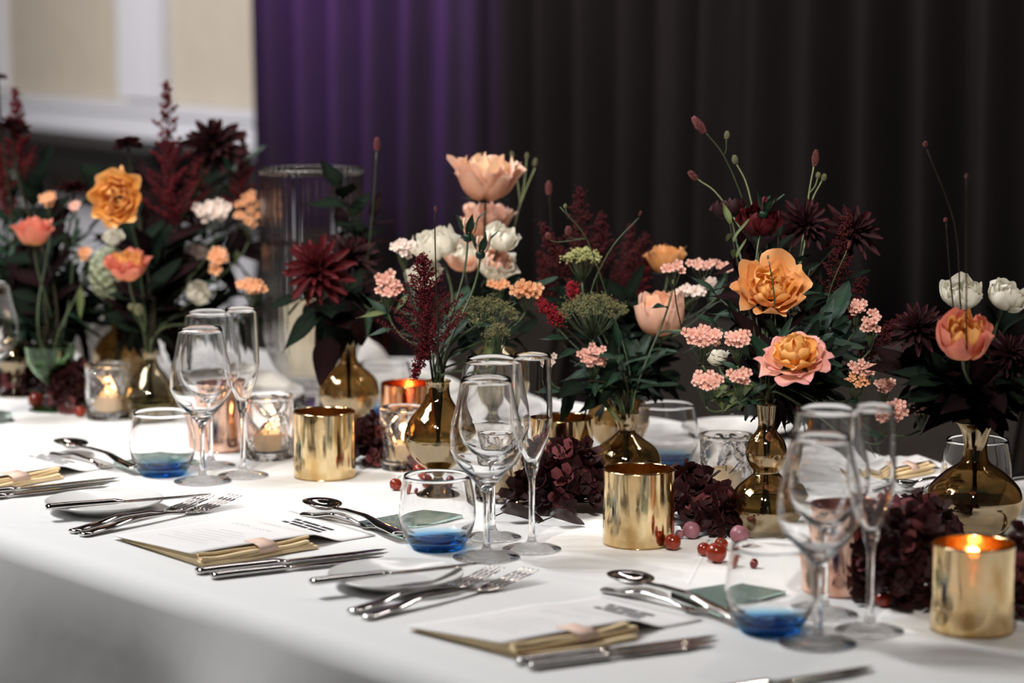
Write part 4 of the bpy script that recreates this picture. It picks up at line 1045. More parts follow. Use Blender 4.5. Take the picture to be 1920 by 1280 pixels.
def dahlia(label, vz, u, v, Y, wpx, pal, axis, n=(13, 13, 11, 8), seed=0, wid=1.0, centre=None, name='dahlia', bow=.35):
    c = dep(u, v, Y); R = wpx / FPX * Y / 2; t = thing(name, label, 'flower', vz.p + Vector((0, 0, .028))); o0 = t.location; ax = Vector(axis).normalized(); g = random.Random(seed)
    put_stem(t, stem_path(vz, c - ax * R * .25, ax, bow), .0026, .0022, M_STEMD); Rm = align(ax).to_3x3()
    key = ('ray', pal, wid)
    if key not in CACHE:
        vs = []; fs = []; tv = []
        for i in range(9):
            q = i / 8; hw = .115 * wid * math.sin(PI * (q * .93 + .05)) ** .7 + .004
            for j in range(5):
                s = -1 + j * .5; vs.append((q, s * hw, .10 * q * q * q + hw * (s * s) * .9)); tv.append(q)
        for i in range(8):
            for j in range(4): a = i * 5 + j; fs.append((a, a + 5, a + 6, a + 1))
        CACHE[key] = mesh('petal', vs, fs, PM(pal), True, tv)
    for k, cnt in enumerate(n):
        el = -.15 + k * .38
        for i in range(cnt):
            a = 2 * PI * (i + .5 * (k % 2) + g.uniform(-.2, .2)) / cnt; e = el + g.uniform(-.15, .15)
            d = Rm @ Vector((math.cos(a) * math.cos(e), math.sin(a) * math.cos(e), math.sin(e)))
            obj('petal', CACHE[key], t, mtx=frame(c - ax * R * (.18 - .04 * k) - o0, d, Rm @ Vector((-math.cos(a) * math.sin(e), -math.sin(a) * math.sin(e), math.cos(e))), R * g.uniform(.85, 1.1) * (1 - .13 * k)))
    w = MB()
    for i in range(70):
        a = i * 2.4; rr = math.sqrt(i / 70) * R * .22; octa(w, c - ax * R * .05 + Rm @ Vector((math.cos(a) * rr, math.sin(a) * rr, 0)) - o0, R * .04, g)
    w.build('flower_centre', centre or M_ASTD, t); return t
BLOOMS = []
USED = set()
def near_label(u, v, Y, kind, m):
    lf = {'oval': 'oval', 'lance': 'narrow', 'broad': 'broad'}[kind]; co = {'deep_green_leaf': 'dark green', 'blackish_green_leaf': 'blackish green', 'blackish_burgundy_leaf': 'blackish burgundy'}[m.name]
    for bu, bv, bn in sorted(BLOOMS, key=lambda b: (b[0] - u) ** 2 + (b[1] - v) ** 2)[:8]:
        du, dv = u - bu, v - bv
        w = ('right of' if du > 0 else 'left of') if abs(du) > abs(dv) else ('below' if dv > 0 else 'above')
        if abs(du) + abs(dv) < 40: w = 'behind'
        for q in (f'{co} stem with {lf} leaves {w} the {bn}',):
            if q not in USED and len(q.split()) <= 16: USED.add(q); return q
    return None
def branch(label, vz, u, v, Y, n, L, kind, m, seed, group=None, axis=None, bow=.35, t0=.35, name='leafy_branch'):
    if group:
        q = near_label(u, v, Y, kind, m)
        if q: label = q
    h = dep(u, v, Y); g = random.Random(seed * 31 + 3); t = thing(name, label, 'foliage', vz.p + Vector((0, 0, .028)), 0, group); o0 = t.location
    pts = stem_path(vz, h, axis or ((h - vz.p) + Vector((0, 0, -.1))), bow, 16); put_stem(t, pts, .0022, .0010, M_STEMD if m is not M_LEAF else M_STEM)
    me = leaf_me(kind, m); N_ = len(pts)
    for i in range(n):
        f = t0 + (1 - t0) * (i + .5) / n; x = f * (N_ - 1); k = min(int(x), N_ - 2); p = pts[k].lerp(pts[k + 1], x - k); tan = (pts[k + 1] - pts[k]).normalized()
        a = i * 2.4 + g.uniform(-.5, .5); e1 = tan.orthogonal().normalized(); e2 = tan.cross(e1)
        d = (e1 * math.cos(a) + e2 * math.sin(a)) * (1.0 if i < n - 1 else .1) + tan * g.uniform(.3, .9)
        obj('leaf', me, t, mtx=frame(p - o0, d, Vector((0, -.35, 1)), L * g.uniform(.75, 1.2)))
    return t

BLOOMS += [(911, 337, 'topmost peach rose'), (818, 460, 'left white rose of the middle clump'), (941, 447, 'round white rose of the middle clump'), (912, 583, 'olive umbel under the white roses'), (1085, 420, 'dusky astilbe cloud'),
 (1112, 576, 'olive brown umbel under the astilbe'), (1238, 592, 'closed peach rose'), (1248, 488, 'half hidden apricot rose'), (1112, 667, 'dome of salmon blossoms'), (1446, 535, 'large apricot rose'), (1466, 592, 'small white frilled rose'),
 (1490, 655, 'pink rose with orange heart'), (1424, 414, 'dark burgundy rose'), (1318, 630, 'widest salmon blossom sprig'), (1325, 712, 'lower left salmon blossoms'), (1634, 602, 'high salmon blossoms at the right'), (1618, 690, 'salmon blossoms below the pink rose'),
 (1806, 634, 'orange rose in the right vase'), (1803, 550, 'left white rose in the right vase'), (1888, 556, 'white rose at the right edge'), (1720, 610, 'blackish dahlia by the orange rose'), (1728, 760, 'reddish blossoms by the right vase neck'), (1825, 820, 'neck of the right vase'),
 (592, 505, 'red dahlia before the hurricane'), (655, 480, 'black red dahlia'), (727, 533, 'pink blossoms left of the white roses'), (655, 650, 'neck of the dark bottle vase'), (590, 310, 'rim of the ribbed hurricane'),
 (218, 372, 'open orange rose at the left'), (240, 500, 'coral and orange rose'), (63, 437, 'far left coral rose'), (371, 549, 'round cream rose'), (402, 268, 'spiky dahlia against the wall'), (240, 268, 'black flower silhouette by the plume'), (22, 236, 'black flower at the left edge'),
 (311, 200, 'tall plume against the wall'), (28, 200, 'plume at the left edge'), (400, 395, 'faded pink blossoms'), (408, 482, 'coral blossoms by the hurricane'), (466, 392, 'olive and pink blossoms'), (204, 512, 'pale green hydrangea'), (97, 660, 'rim of the green goblet'), (372, 470, 'mauve blossoms'), (470, 535, 'peach blossoms before the hurricane'), (138, 352, 'black flower left of the orange rose')]
# ------------------------------------------------------------------ the middle arrangement
rose('pale peach garden rose standing highest above the white roses in the middle', vS, 911, 337, 3.62, 124, 'blush', 'cream', 'cup', (.03, -.22, 1), .4, 1, stem=M_STEMD)
rose('pale peach rose half hidden right below the topmost peach rose', vS, 912, 418, 3.72, 96, 'blush', 'blush', 'cup', (0, -.1, 1), 1.1, 2)
rose('white garden rose at the left of the middle clump, tipped left', vG, 818, 460, 3.50, 92, 'white', 'white', 'bowl', (-.35, -.30, .9), .5, 3)
rose('white garden rose behind the tip of the dark red astilbe', vG, 797, 516, 3.52, 74, 'white', 'white', 'bowl', (-.3, -.4, .7), 1.9, 4)
rose('round white garden rose at the right of the middle clump', vS, 941, 447, 3.52, 68, 'white', 'white', 'bowl', (.3, -.4, .8), 2.2, 5)
rose('cream rose with blush edge behind the two green buds', vS, 872, 480, 3.60, 84, 'blush', 'white', 'bowl', (0, -.5, .8), .2, 6)
rose('cream rose opening to the right, lowest of the middle clump', vS, 927, 497, 3.56, 84, 'white', 'blush', 'cup', (.35, -.5, .6), 1.0, 7)
rosebud('green rosebud with blush tip, the higher and left of the pair', vG, 877, 418, 3.30, 48, 'blush')
rosebud('green rosebud with spread sepals, the lower and right of the pair', vG, 902, 452, 3.28, 46, 'blush', (.05, -.1, 1))
plume('dark red astilbe plume standing before the lower white rose', vG, 806, 665, 792, 478, 3.20, 165, M_AST, 60, 1, 12)
plume('short dark red astilbe plume drooping beside the neck of the genie shaped vase', vG, 800, 640, 776, 708, 3.2, 34, M_AST, 14, 2, 8)
umbel('olive umbel flower under the white roses', vG, 912, 583, 3.30, 122, 52, M_UMB, 30, 1)
umbel('small olive umbel hanging right below the larger one', vG, 932, 622, 3.25, 42, 30, M_UMB, 10, 2)
sprig('pale pink blossom sprig left of the white roses, the upper one', vG, 757, 462, 3.45, 58, 50, 11, 'whitefloret', 1, 19)
sprig('pink blossom sprig left of the white roses, the lower one', vG, 727, 533, 3.40, 62, 66, 14, 'pinkfloret', 2, 20)
sprig('orange blossom sprig right of the middle clump', vG, 985, 543, 3.30, 78, 38, 9, 'orangefloret', 3, 24)
sprig('orange blossoms right under the lowest cream rose', vS, 935, 532, 3.50, 52, 26, 6, 'orangefloret', 4, 18, 1)
burnet('thin dark stem rising before the left white rose', vG, [(817, 392, 12, 7, 0, None, False)], 3.15, [(822, 640), (817, 500), (815, 400)], M_STEMD)
burnet('burnet stem with small red head at top left of the middle clump', vBO, [(707, 270, 24, 12, 0, None, False)], 3.7, [(690, 480), (700, 380), (706, 285)], M_STEM)
burnet('pale green forked stems right of the topmost peach rose', vS, [(1003, 304, 14, 9, .3, None, True), (960, 290, 12, 8, -.2, 1, True), (988, 292, 12, 8, .1, 1, True)], 3.75, [(955, 470), (975, 385), (1003, 315)])
burnet('burnet stem with small red head right of the topmost rose', vSP, [(1029, 352, 26, 13, 0, None, False)], 3.6, [(1050, 560), (1036, 450), (1030, 368)], M_STEMD)
for i, (u, v, Y, n, L, k, m) in enumerate([(1012, 528, 3.32, 5, .040, 'oval', M_LEAF), (862, 560, 3.4, 7, .045, 'oval', M_LEAF), (770, 560, 3.45, 8, .05, 'lance', M_LEAF), (985, 620, 3.45, 8, .05, 'oval', M_LEAFD), (880, 560, 3.55, 9, .05, 'oval', M_LEAFD), (960, 560, 3.6, 9, .05, 'oval', M_LEAFD), (845, 600, 3.6, 10, .05, 'oval', M_LEAFD)]):
    branch(['green sprig with curled oval leaves right of the middle orange blossoms', 'green leafy sprig directly under the white roses', 'narrow leaved green sprig left of the dark red astilbe'][i] if i < 3 else 'dark leafy stem in the tangle under the white roses', vG if i < 4 else vS, u, v, Y, n, L, k, m, i, None if i < 3 else 'dark stems under the white roses')
# ------------------------------------------------------------------ astilbe cloud and peach roses right of it
for i, (a, b, c, d, w_, m) in enumerate([(1085, 500, 1088, 352, 90, M_ASTD), (1060, 520, 1018, 420, 66, M_ASTD), (1120, 510, 1128, 400, 80, M_ASTD), (1140, 560, 1214, 440, 66, M_ASTD), (1175, 560, 1228, 468, 60, M_AST), (1040, 600, 1012, 470, 62, M_ASTD), (1150, 600, 1185, 420, 60, M_ASTD)]):
    plume(['dusky red astilbe plume, tallest of the cloud right of the white roses', 'dusky astilbe plume leaning left in the cloud', 'dusky red astilbe plume second tallest, right of the tallest', 'dusky astilbe plume leaning right toward the apricot rose', 'dark astilbe plume overlapping the half hidden apricot rose', 'low dusky astilbe plume at the left side of the cloud', 'slender dusky astilbe plume in the right half of the cloud'][i], vSP if i < 5 else vB, a, b, c, d, 3.5 + .03 * i, w_, m, 26, 10 + i, 9)
plume('bright crimson astilbe plume pointing left below the green leaf', vB, 1052, 606, 1008, 560, 3.3, 30, M_ASTR, 14, 21, 8)
plume('short crimson astilbe tuft above the olive umbel', vB, 1078, 560, 1070, 530, 3.4, 26, M_ASTR, 8, 22, 7)
umbel('yellow green tufted flower head in the astilbe cloud', vB, 1092, 480, 3.40, 66, 24, M_UMBG, 20, 3, .0016)
umbel('olive brown umbel below the astilbe cloud', vB, 1112, 576, 3.32, 134, 46, M_UMB, 34, 4)
burnet('green burnet stem crossing the astilbe cloud', vB, [(1060, 386, 8, 7, 0, 1, True), (1066, 432, 16, 14, 0, 1, False), (1028, 442, 12, 12, -.3, 1, False)], 3.35, [(1140, 560), (1100, 448), (1050, 388)], M_STEM)
burnet('thin dry stem rising right out of the astilbe cloud', vB, [(1200, 400, 10, 5, .5, None, False)], 3.35, [(1115, 525), (1150, 460), (1198, 408)], M_STEM)
rose('closed peach rose left of the pink blossoms, seen from the side', vSP, 1238, 592, 3.38, 94, 'blush', 'peach', 'bud', (-.05, -.1, 1), .9, 8, leaves=1)
rose('apricot rose half hidden behind the dark astilbe', vSP, 1248, 488, 3.60, 78, 'apricot', 'apricot', 'cup', (-.1, .1, 1), .3, 9)
sprig('pink blossoms in front of the half hidden apricot rose', vB, 1262, 502, 3.32, 56, 34, 6, 'pinkfloret', 5, 20)
sprig('pale pink blossoms in a row above the closed peach rose', vSP, 1318, 494, 3.42, 86, 24, 7, 'pinkfloret', 6, 19)
sprig('single pale pink blossoms beside the apricot rose on its left', vSP, 1362, 500, 3.42, 34, 20, 2, 'pinkfloret', 7, 24, 2)
sprig('pale blossoms right of the closed peach rose top', vSP, 1295, 544, 3.40, 76, 34, 8, 'whitefloret', 8, 22)
sprig('pale pink blossoms behind lance leaves left of the apricot rose', vSP, 1330, 532, 3.46, 40, 32, 5, 'whitefloret', 9, 20, 1)
sprig('dome of salmon pink blossoms above the squat bulb vase', vB, 1112, 667, 3.28, 70, 46, 20, 'pinkfloret', 10, 17, 5)
sprig('few salmon blossoms right over the middle flute rim', vB, 1030, 674, 3.28, 44, 30, 4, 'whitefloret', 11, 15, 3)
branch('green sprig with broad leaves drooping left over the squat bulb vase', vB, 1078, 740, 3.28, 5, .062, 'oval', M_LEAFD, 41, None, (-.3, -.1, -1), .5)
branch('green leafy sprig pointing up left beside the astilbe cloud', vB, 1040, 608, 3.30, 6, .052, 'lance', M_LEAF, 42)
branch('green leafy sprig under the dome of salmon blossoms', vB, 1160, 650, 3.26, 9, .050, 'lance', M_LEAF, 43, None, None, .35, .3)
for i, (u, v, Y) in enumerate([(1120, 620, 3.38), (1200, 660, 3.4), (1180, 560, 3.5), (1090, 540, 3.55), (1240, 700, 3.42), (1130, 700, 3.4), (1210, 610, 3.5), (1060, 560, 3.55)]):
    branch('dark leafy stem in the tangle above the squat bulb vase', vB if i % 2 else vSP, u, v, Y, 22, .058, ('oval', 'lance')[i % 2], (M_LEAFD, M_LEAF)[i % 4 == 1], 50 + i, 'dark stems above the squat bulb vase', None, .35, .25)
# ------------------------------------------------------------------ gourd vase arrangement
rose('large apricot rose facing left, right of centre', vD, 1446, 535, 3.02, 130, 'apricot', 'amber', 'open', (.02, -.72, .68), .3, 10, leaves=1)
rose('small white frilled rose between the apricot and the pink rose', vD, 1466, 592, 3.08, 72, 'white', 'white', 'bowl', (.1, -.5, 1), .7, 11)
rose('large pink rose with orange heart above the nearest wine glasses', vD, 1490, 655, 2.92, 122, 'pink', 'amber', 'floppy', (-.15, -.55, .85), 1.3, 12)
rose('small cream rose seen from behind under the pink blossoms', vD, 1345, 672, 3.05, 44, 'white', 'white', 'cup', (-.2, .3, 1), .2, 13)
rose('dark burgundy rose at the top of the right arrangement', vD, 1424, 414, 3.15, 84, 'burgundy', 'burgundy', 'bowl', (0, -.5, .8), .2, 14)
rose('blackish rose seen in silhouette left of the dark burgundy rose', vD, 1368, 392, 3.2, 66, 'blackred', 'blackred', 'bowl', (-.2, .1, 1), 1.2, 15)
rosebud('green rosebud above the dark burgundy rose', vD, 1437, 378, 3.14, 44, 'burgundy', (.2, 0, 1))
burnet('burnet stem with the highest long brown head, leaning left', vD, [(1310, 234, 36, 17, -.75, None, False), (1363, 253, 15, 10, .1, 2, True)], 3.30, [(1440, 520), (1393, 375), (1357, 292), (1321, 246)], M_STEM)
burnet('pale burnet stem with one green head right of the highest one', vD, [(1378, 299, 16, 12, -.15, None, True)], 3.30, [(1436, 520), (1412, 395), (1398, 340), (1381, 308)])
burnet('burnet stem with brown head pointing far left', vD, [(1299, 329, 22, 13, -1.0, None, False)], 3.30, [(1420, 480), (1350, 370), (1308, 336)])
burnet('burnet stem with one dark red and one green head at the right', vD, [(1529, 296, 30, 13, .1, None, False), (1534, 328, 11, 9, .2, 1, True)], 3.30, [(1495, 520), (1517, 362), (1526, 312)])
burnet('short burnet stem with small green head, rightmost of the group', vD, [(1545, 332, 13, 10, .25, None, True)], 3.30, [(1512, 440), (1522, 378), (1541, 339)])
burnet('thin stem rising in front of the large apricot rose', vD, [(1440, 482, 8, 5, 0, None, True)], 3.0, [(1455, 680), (1452, 560), (1442, 490)], M_STEM)
burnet('thin stem crossing the closed peach rose', vD, [(1262, 528, 8, 5, 0, None, True)], 3.2, [(1285, 640), (1270, 580), (1264, 534)], M_STEMD)
burnet('green stem with reddish tip rising right of the large apricot rose', vD, [(1592, 458, 16, 7, .3, None, False)], 3.15, [(1545, 620), (1556, 545), (1588, 470)], M_STEM)
dahlia('dark red spiky dahlia right of the dark burgundy rose', vD, 1512, 415, 3.2, 110, 'blackred', (.2, -.8, .5), seed=3)
dahlia('blackish dahlia in the dark upper right of the right arrangement', vD, 1600, 430, 3.25, 130, 'blackred', (.3, -.7, .5), seed=4)
sprig('upper salmon blossom sprig, widest, left of the pink rose', vD, 1318, 630, 2.95, 90, 56, 20, 'pinkfloret', 20, 20, 3)
sprig('salmon blossom sprig touching the pink rose on its left', vD, 1384, 634, 2.95, 62, 50, 13, 'pinkfloret', 21, 19, 3)
sprig('lower left salmon blossom sprig over the crystal holder', vD, 1325, 712, 2.93, 74, 48, 16, 'pinkfloret', 22, 19, 3)
sprig('lower salmon blossom sprig left of the nearest tall glasses', vD, 1386, 704, 2.93, 56, 44, 11, 'pinkfloret', 23, 17, 2)
sprig('pink blossom sprig right of the pink rose, high', vD, 1606, 575, 3.12, 44, 40, 9, 'pinkfloret', 24, 17, 2)
sprig('salmon blossom sprig right of the pink rose, just below the high one', vD, 1634, 602, 3.12, 48, 60, 13, 'pinkfloret', 25, 17, 2)
sprig('tiny white blossoms right of the pink rose', vD, 1548, 622, 3.1, 26, 26, 4, 'whitefloret', 26, 12, 1)
sprig('salmon blossom sprig right below the pink rose', vD, 1618, 690, 3.05, 66, 40, 11, 'pinkfloret', 27, 18, 3)
sprig('orange blossom sprig beside the flute at the right', vD, 1604, 714, 3.05, 66, 34, 9, 'orangefloret', 28, 16, 3)
sprig('salmon blossom sprig in the gap before the grey chair', vD, 1658, 722, 3.1, 48, 38, 11, 'pinkfloret', 29, 17, 1)
sprig('lowest salmon blossom sprig behind the nearest flute', vD, 1672, 768, 2.9, 70, 60, 14, 'pinkfloret', 30, 22, 2)
sprig('reddish blossom sprig left of the right vase neck', vD, 1728, 760, 3.0, 60, 44, 12, 'pinkfloret', 31, 15, 2)
branch('green lance leaved sprig left of the large apricot rose', vD, 1335, 545, 3.2, 12, .058, 'lance', M_LEAF, 71, None, (-.6, 0, .6))
branch('green lance leaved sprig behind the salmon blossoms', vD, 1340, 610, 3.1, 12, .055, 'lance', M_LEAF, 72, None, (-.7, 0, .4))
branch('olive leaves hanging under the lower salmon blossoms', vD, 1385, 735, 2.98, 6, .05, 'lance', M_LEAFO, 73, None, (-.8, -.2, .2), .5, .6)
branch('green leafy sprig right of the large apricot rose', vD, 1520, 500, 3.2, 12, .045, 'lance', M_LEAF, 74)
branch('curled green sprig at the top left of the right arrangement', vD, 1368, 415, 3.14, 5, .032, 'lance', M_LEAFO, 75, None, None, .35, .8)
for i, (u, v, Y) in enumerate([(1400, 600, 3.2), (1450, 620, 3.25), (1520, 580, 3.25), (1560, 520, 3.25), (1600, 640, 3.2), (1480, 740, 3.05), (1560, 720, 3.1), (1420, 700, 3.1), (1400, 460, 3.25), (1460, 440, 3.3), (1560, 600, 3.1), (1380, 660, 3.15), (1520, 680, 3.0)]):
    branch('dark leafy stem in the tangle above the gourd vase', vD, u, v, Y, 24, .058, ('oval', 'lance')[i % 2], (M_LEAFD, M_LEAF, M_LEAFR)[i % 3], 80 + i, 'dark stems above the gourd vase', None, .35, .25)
for i, (a, b, c, d) in enumerate([(1560, 640, 1620, 520), (1600, 700, 1680, 600), (1560, 560, 1590, 400)]):
    plume(['dusky astilbe plume right of the pink rose', 'low dusky astilbe plume leaning right toward the right vase', 'tall dusky astilbe plume in the dark above the pink rose'][i], vD, a, b, c, d, 3.2, 70, M_ASTD, 24, 30 + i, 9)
# ------------------------------------------------------------------ right vase
rose('orange rose in the right vase with pink outer petals', vR, 1806, 634, 2.80, 112, 'coral', 'amber', 'bowl', (-.1, -.55, .8), .5, 16, hs=1.25)
rose('white rose behind the top of the orange rose at the right', vR, 1803, 552, 2.95, 84, 'white', 'white', 'bowl', (-.1, -.5, .8), 1.4, 17)
rose('white rose at the right edge, partly out of the photo', vR, 1888, 556, 2.95, 84, 'white', 'white', 'bowl', (.2, -.4, .8), .4, 18)
burnet('thin dark stem rising behind the orange rose', vR, [(1735, 270, 10, 9, 0, None, False)], 2.85, [(1800, 560), (1790, 420), (1738, 280)], M_STEMD)
burnet('thin dark stem with small brown head above the right white roses', vR, [(1773, 412, 8, 8, 0, None, False)], 2.88, [(1790, 600), (1780, 500), (1774, 418)], M_STEMD)
burnet('thin dark stem with tiny head in front of the orange rose', vR, [(1812, 330, 9, 7, .1, None, False)], 2.72, [(1812, 560), (1812, 430), (1812, 336)], M_STEMD)
dahlia('blackish dahlia left of the orange rose', vR, 1720, 610, 2.95, 120, 'blackred', (-.4, -.6, .6), seed=8)
dahlia('blackish dahlia below the white rose at the right edge', vR, 1895, 660, 2.9, 110, 'blackred', (.3, -.6, .5), seed=9)
for i, (u, v, Y) in enumerate([(1760, 700, 2.95), (1850, 720, 2.9), (1900, 700, 2.9), (1740, 640, 3.0), (1880, 620, 3.0), (1820, 740, 2.95), (1790, 680, 3.0), (1700, 700, 3.0)]):
    branch('dark leafy stem in the tangle above the right vase', vR, u, v, Y, 22, .060, ('oval', 'broad')[i % 2], (M_LEAFD, M_LEAFR)[i % 2], 110 + i, 'dark stems above the right vase', None, .35, .2)
# ------------------------------------------------------------------ bottle vase in front of the hurricane
dahlia('deep red spiky dahlia in front of the ribbed hurricane', vBO, 592, 505, 3.55, 150, 'burgundy', (-.25, -.85, .3), seed=1, n=(15, 15, 12, 9))
dahlia('black red dahlia right of the one in front of the hurricane', vBO, 655, 480, 3.7, 130, 'blackred', (.2, -.4, .7), seed=2)
for i, (u, v, Y, ax, L, k) in enumerate([(620, 640, 3.6, (-.4, -.2, -1), .085, 'broad'), (598, 590, 3.6, (-.9, 0, -.4), .075, 'broad'), (690, 590, 3.6, (.6, 0, -.5), .07, 'broad'), (630, 345, 3.75, (-.5, 0, .8), .06, 'broad'), (700, 400, 3.8, (.1, 0, 1), .05, 'oval'), (560, 560, 3.7, (-.8, 0, .1), .06, 'broad'), (720, 600, 3.7, (.6, 0, .1), .06, 'oval'), (660, 560, 3.65, (0, 0, 1), .06, 'broad'), (640, 420, 3.8, (-.1, 0, 1), .05, 'broad')]):
    branch(['large blackish leaves hanging down before the pillar candle', 'blackish leaves spreading left above the pillar candle'][i] if i < 2 else 'blackish leafy stem in the tangle above the dark bottle vase', vBO, u, v, Y, 9 if i > 1 else 6, L, k, (M_LEAFR, M_LEAFD)[i % 2], 130 + i, None if i < 2 else 'blackish stems above the bottle vase', ax, .4, .45)
branch('green leaves beside the lower left pink blossoms of the middle clump', vBO, 705, 570, 3.5, 5, .045, 'lance', M_LEAF, 150)
sprig('peach blossom sprig hanging in front of the hurricane at its left', vF, 470, 535, 3.75, 66, 40, 14, 'orangefloret', 40, 18, 3)
# ------------------------------------------------------------------ left arrangements
rose('open orange rose facing the camera, largest at the left', vF, 218, 372, 3.85, 98, 'amber', 'amber', 'open', (-.15, -1, .15), .8, 19)
rose('coral and orange rose below the open orange one', vF, 240, 500, 3.85, 78, 'coral', 'amber', 'cup', (0, -.35, 1), .2, 20)
rose('coral rose at the far left, cup shaped', vGO, 63, 437, 3.95, 74, 'coral', 'coral', 'cup', (0, -.1, 1), 1.0, 21)
rose('round cream rose above the left wine glasses', vF, 371, 549, 3.95, 52, 'white', 'white', 'bowl', (.4, -.5, .5), .3, 22)
rose('small cream rose between the two orange roses', vF, 212, 445, 3.95, 40, 'white', 'white', 'bowl', (0, -.6, .6), .3, 23)
dahlia('dark red spiky dahlia standing against the pale wall', vF, 402, 268, 4.1, 132, 'blackred', (.2, -.7, .45), seed=5, n=(11, 11, 9, 7), wid=1.3, centre=M_UMBG)
dahlia('small black flower in silhouette left of the astilbe plume', vF, 240, 268, 4.1, 60, 'blackred', (-.1, .1, 1), seed=6, n=(8, 8, 6), wid=3.0, name='scabious')
dahlia('small black flower in silhouette at the left edge', vGO, 22, 236, 4.2, 74, 'blackred', (0, .1, 1), seed=7, n=(8, 8, 6), wid=2.6, name='scabious')
dahlia('small black flower at the left edge, highest of all', vL, -4, 143, 4.2, 36, 'blackred', (0, 0, 1), seed=10, n=(7, 6), wid=3.0, name='scabious')
dahlia('small black flower in silhouette left of the open orange rose', vGO, 138, 352, 4.1, 70, 'blackred', (0, .1, 1), seed=11, n=(9, 8, 6), wid=2.6, name='scabious')
plume('tall dark astilbe plume standing against the pale wall', vF, 322, 420, 311, 150, 4.05, 118, M_AST, 34, 40, 10, .0022)
plume('dark astilbe plume at the left edge against the pale wall', vGO, 40, 330, 28, 166, 4.2, 78, M_AST, 28, 41, 9, .0022)
plume('low dark astilbe plume left of the hurricane', vF, 450, 400, 456, 250, 4.15, 66, M_AST, 22, 42, 9, .0022)
plume('dark astilbe plume below the spiky dahlia at the left', vF, 360, 430, 372, 290, 4.2, 90, M_AST, 26, 43, 9, .0022)
plume('dark astilbe plume at the left edge beside the coral rose', vL, 10, 420, -2, 270, 4.25, 90, M_AST, 26, 44, 9, .0022)
sprig('faded pink blossom sprig under the spiky dahlia', vF, 400, 395, 4.05, 92, 60, 12, 'whitefloret', 41, 22, 3)
sprig('coral blossom sprig left of the hurricane', vF, 408, 482, 4.0, 46, 66, 9, 'orangefloret', 42, 26, 2)
sprig('olive and pink blossom sprig touching the hurricane', vF, 466, 392, 4.1, 66, 80, 14, 'orangefloret', 43, 18, 3)
sprig('mauve blossom sprig behind the left wine glasses', vL2, 372, 470, 4.2, 60, 40, 8, 'whitefloret', 44, 20, 2)
sprig('small orange blossoms left of the open orange rose', vGO, 92, 372, 4.05, 40, 36, 5, 'orangefloret', 45, 22, 2)
sprig('small coral blossoms beside the open orange rose at its left', vGO, 140, 386, 4.05, 36, 22, 4, 'pinkfloret', 46, 18, 2)
sprig('small orange blossoms below the coral rose', vGO, 158, 474, 4.0, 34, 28, 4, 'orangefloret', 47, 20, 3)
burnet('thin green stems between the two left orange roses', vF, [(260, 580, 20, 18, 0, None, True), (246, 575, 12, 12, -.2, 1, True)], 3.85, [(275, 660), (268, 620), (262, 592)], M_STEM)
t = thing('hydrangea', 'pale green hydrangea head behind the coral and orange rose', 'flower', vL2.p + Vector((0, 0, .028)))
c = dep(204, 512, 4.0); put_stem(t, stem_path(vL2, c - Vector((0, 0, .03)), (0, 0, 1)), .0025, .002)
for i in range(60):
    z = 1 - 2 * (i + .5) / 60; a = i * 2.4; d = Vector((math.cos(a) * math.sqrt(1 - z * z), math.sin(a) * math.sqrt(1 - z * z), z))
    obj('floret', floret_me('greenhyd', 4, .3), t, mtx=Matrix.Translation(c + Vector((d.x * .028, d.y * .028, d.z * .040)) - t.location) @ align(d, i) @ Matrix.Scale(.0105, 4))
gg = random.Random(9)
LV = [vF, vL2, vGO, vL]
spots_ = [(60, 330, 4.3, 2), (110, 420, 4.2, 2), (160, 520, 4.15, 2), (30, 500, 4.2, 3), (100, 560, 4.1, 2), (20, 360, 4.3, 3), (180, 330, 4.3, 0), (270, 330, 4.25, 0), (290, 430, 4.2, 0), (330, 360, 4.3, 0), (380, 330, 4.3, 0), (440, 320, 4.3, 1), (350, 500, 4.2, 1), (300, 560, 4.1, 0), (420, 560, 4.25, 1), (460, 470, 4.3, 1), (150, 600, 4.2, 2), (60, 600, 4.15, 3), (250, 600, 4.1, 0), (330, 620, 4.15, 1), (400, 440, 4.3, 1), (220, 420, 4.25, 0), (480, 600, 4.3, 1), (120, 480, 4.3, 3), (60, 470, 4.3, 3), (270, 520, 4.25, 1), (190, 560, 4.25, 1), (310, 300, 4.3, 0), (20, 600, 4.25, 3)]
for i, (u, v, Y, q) in enumerate(spots_):
    branch('dark leafy stem in the tangle of the left arrangements', LV[q], u, v, Y, 24, .072, ('broad', 'oval', 'lance')[i % 3], (M_LEAFD, M_LEAFR, M_LEAFD, M_LEAFR, M_LEAFD, M_LEAF)[i % 6], 160 + i, 'dark stems of the left arrangements', None, .35, .22)
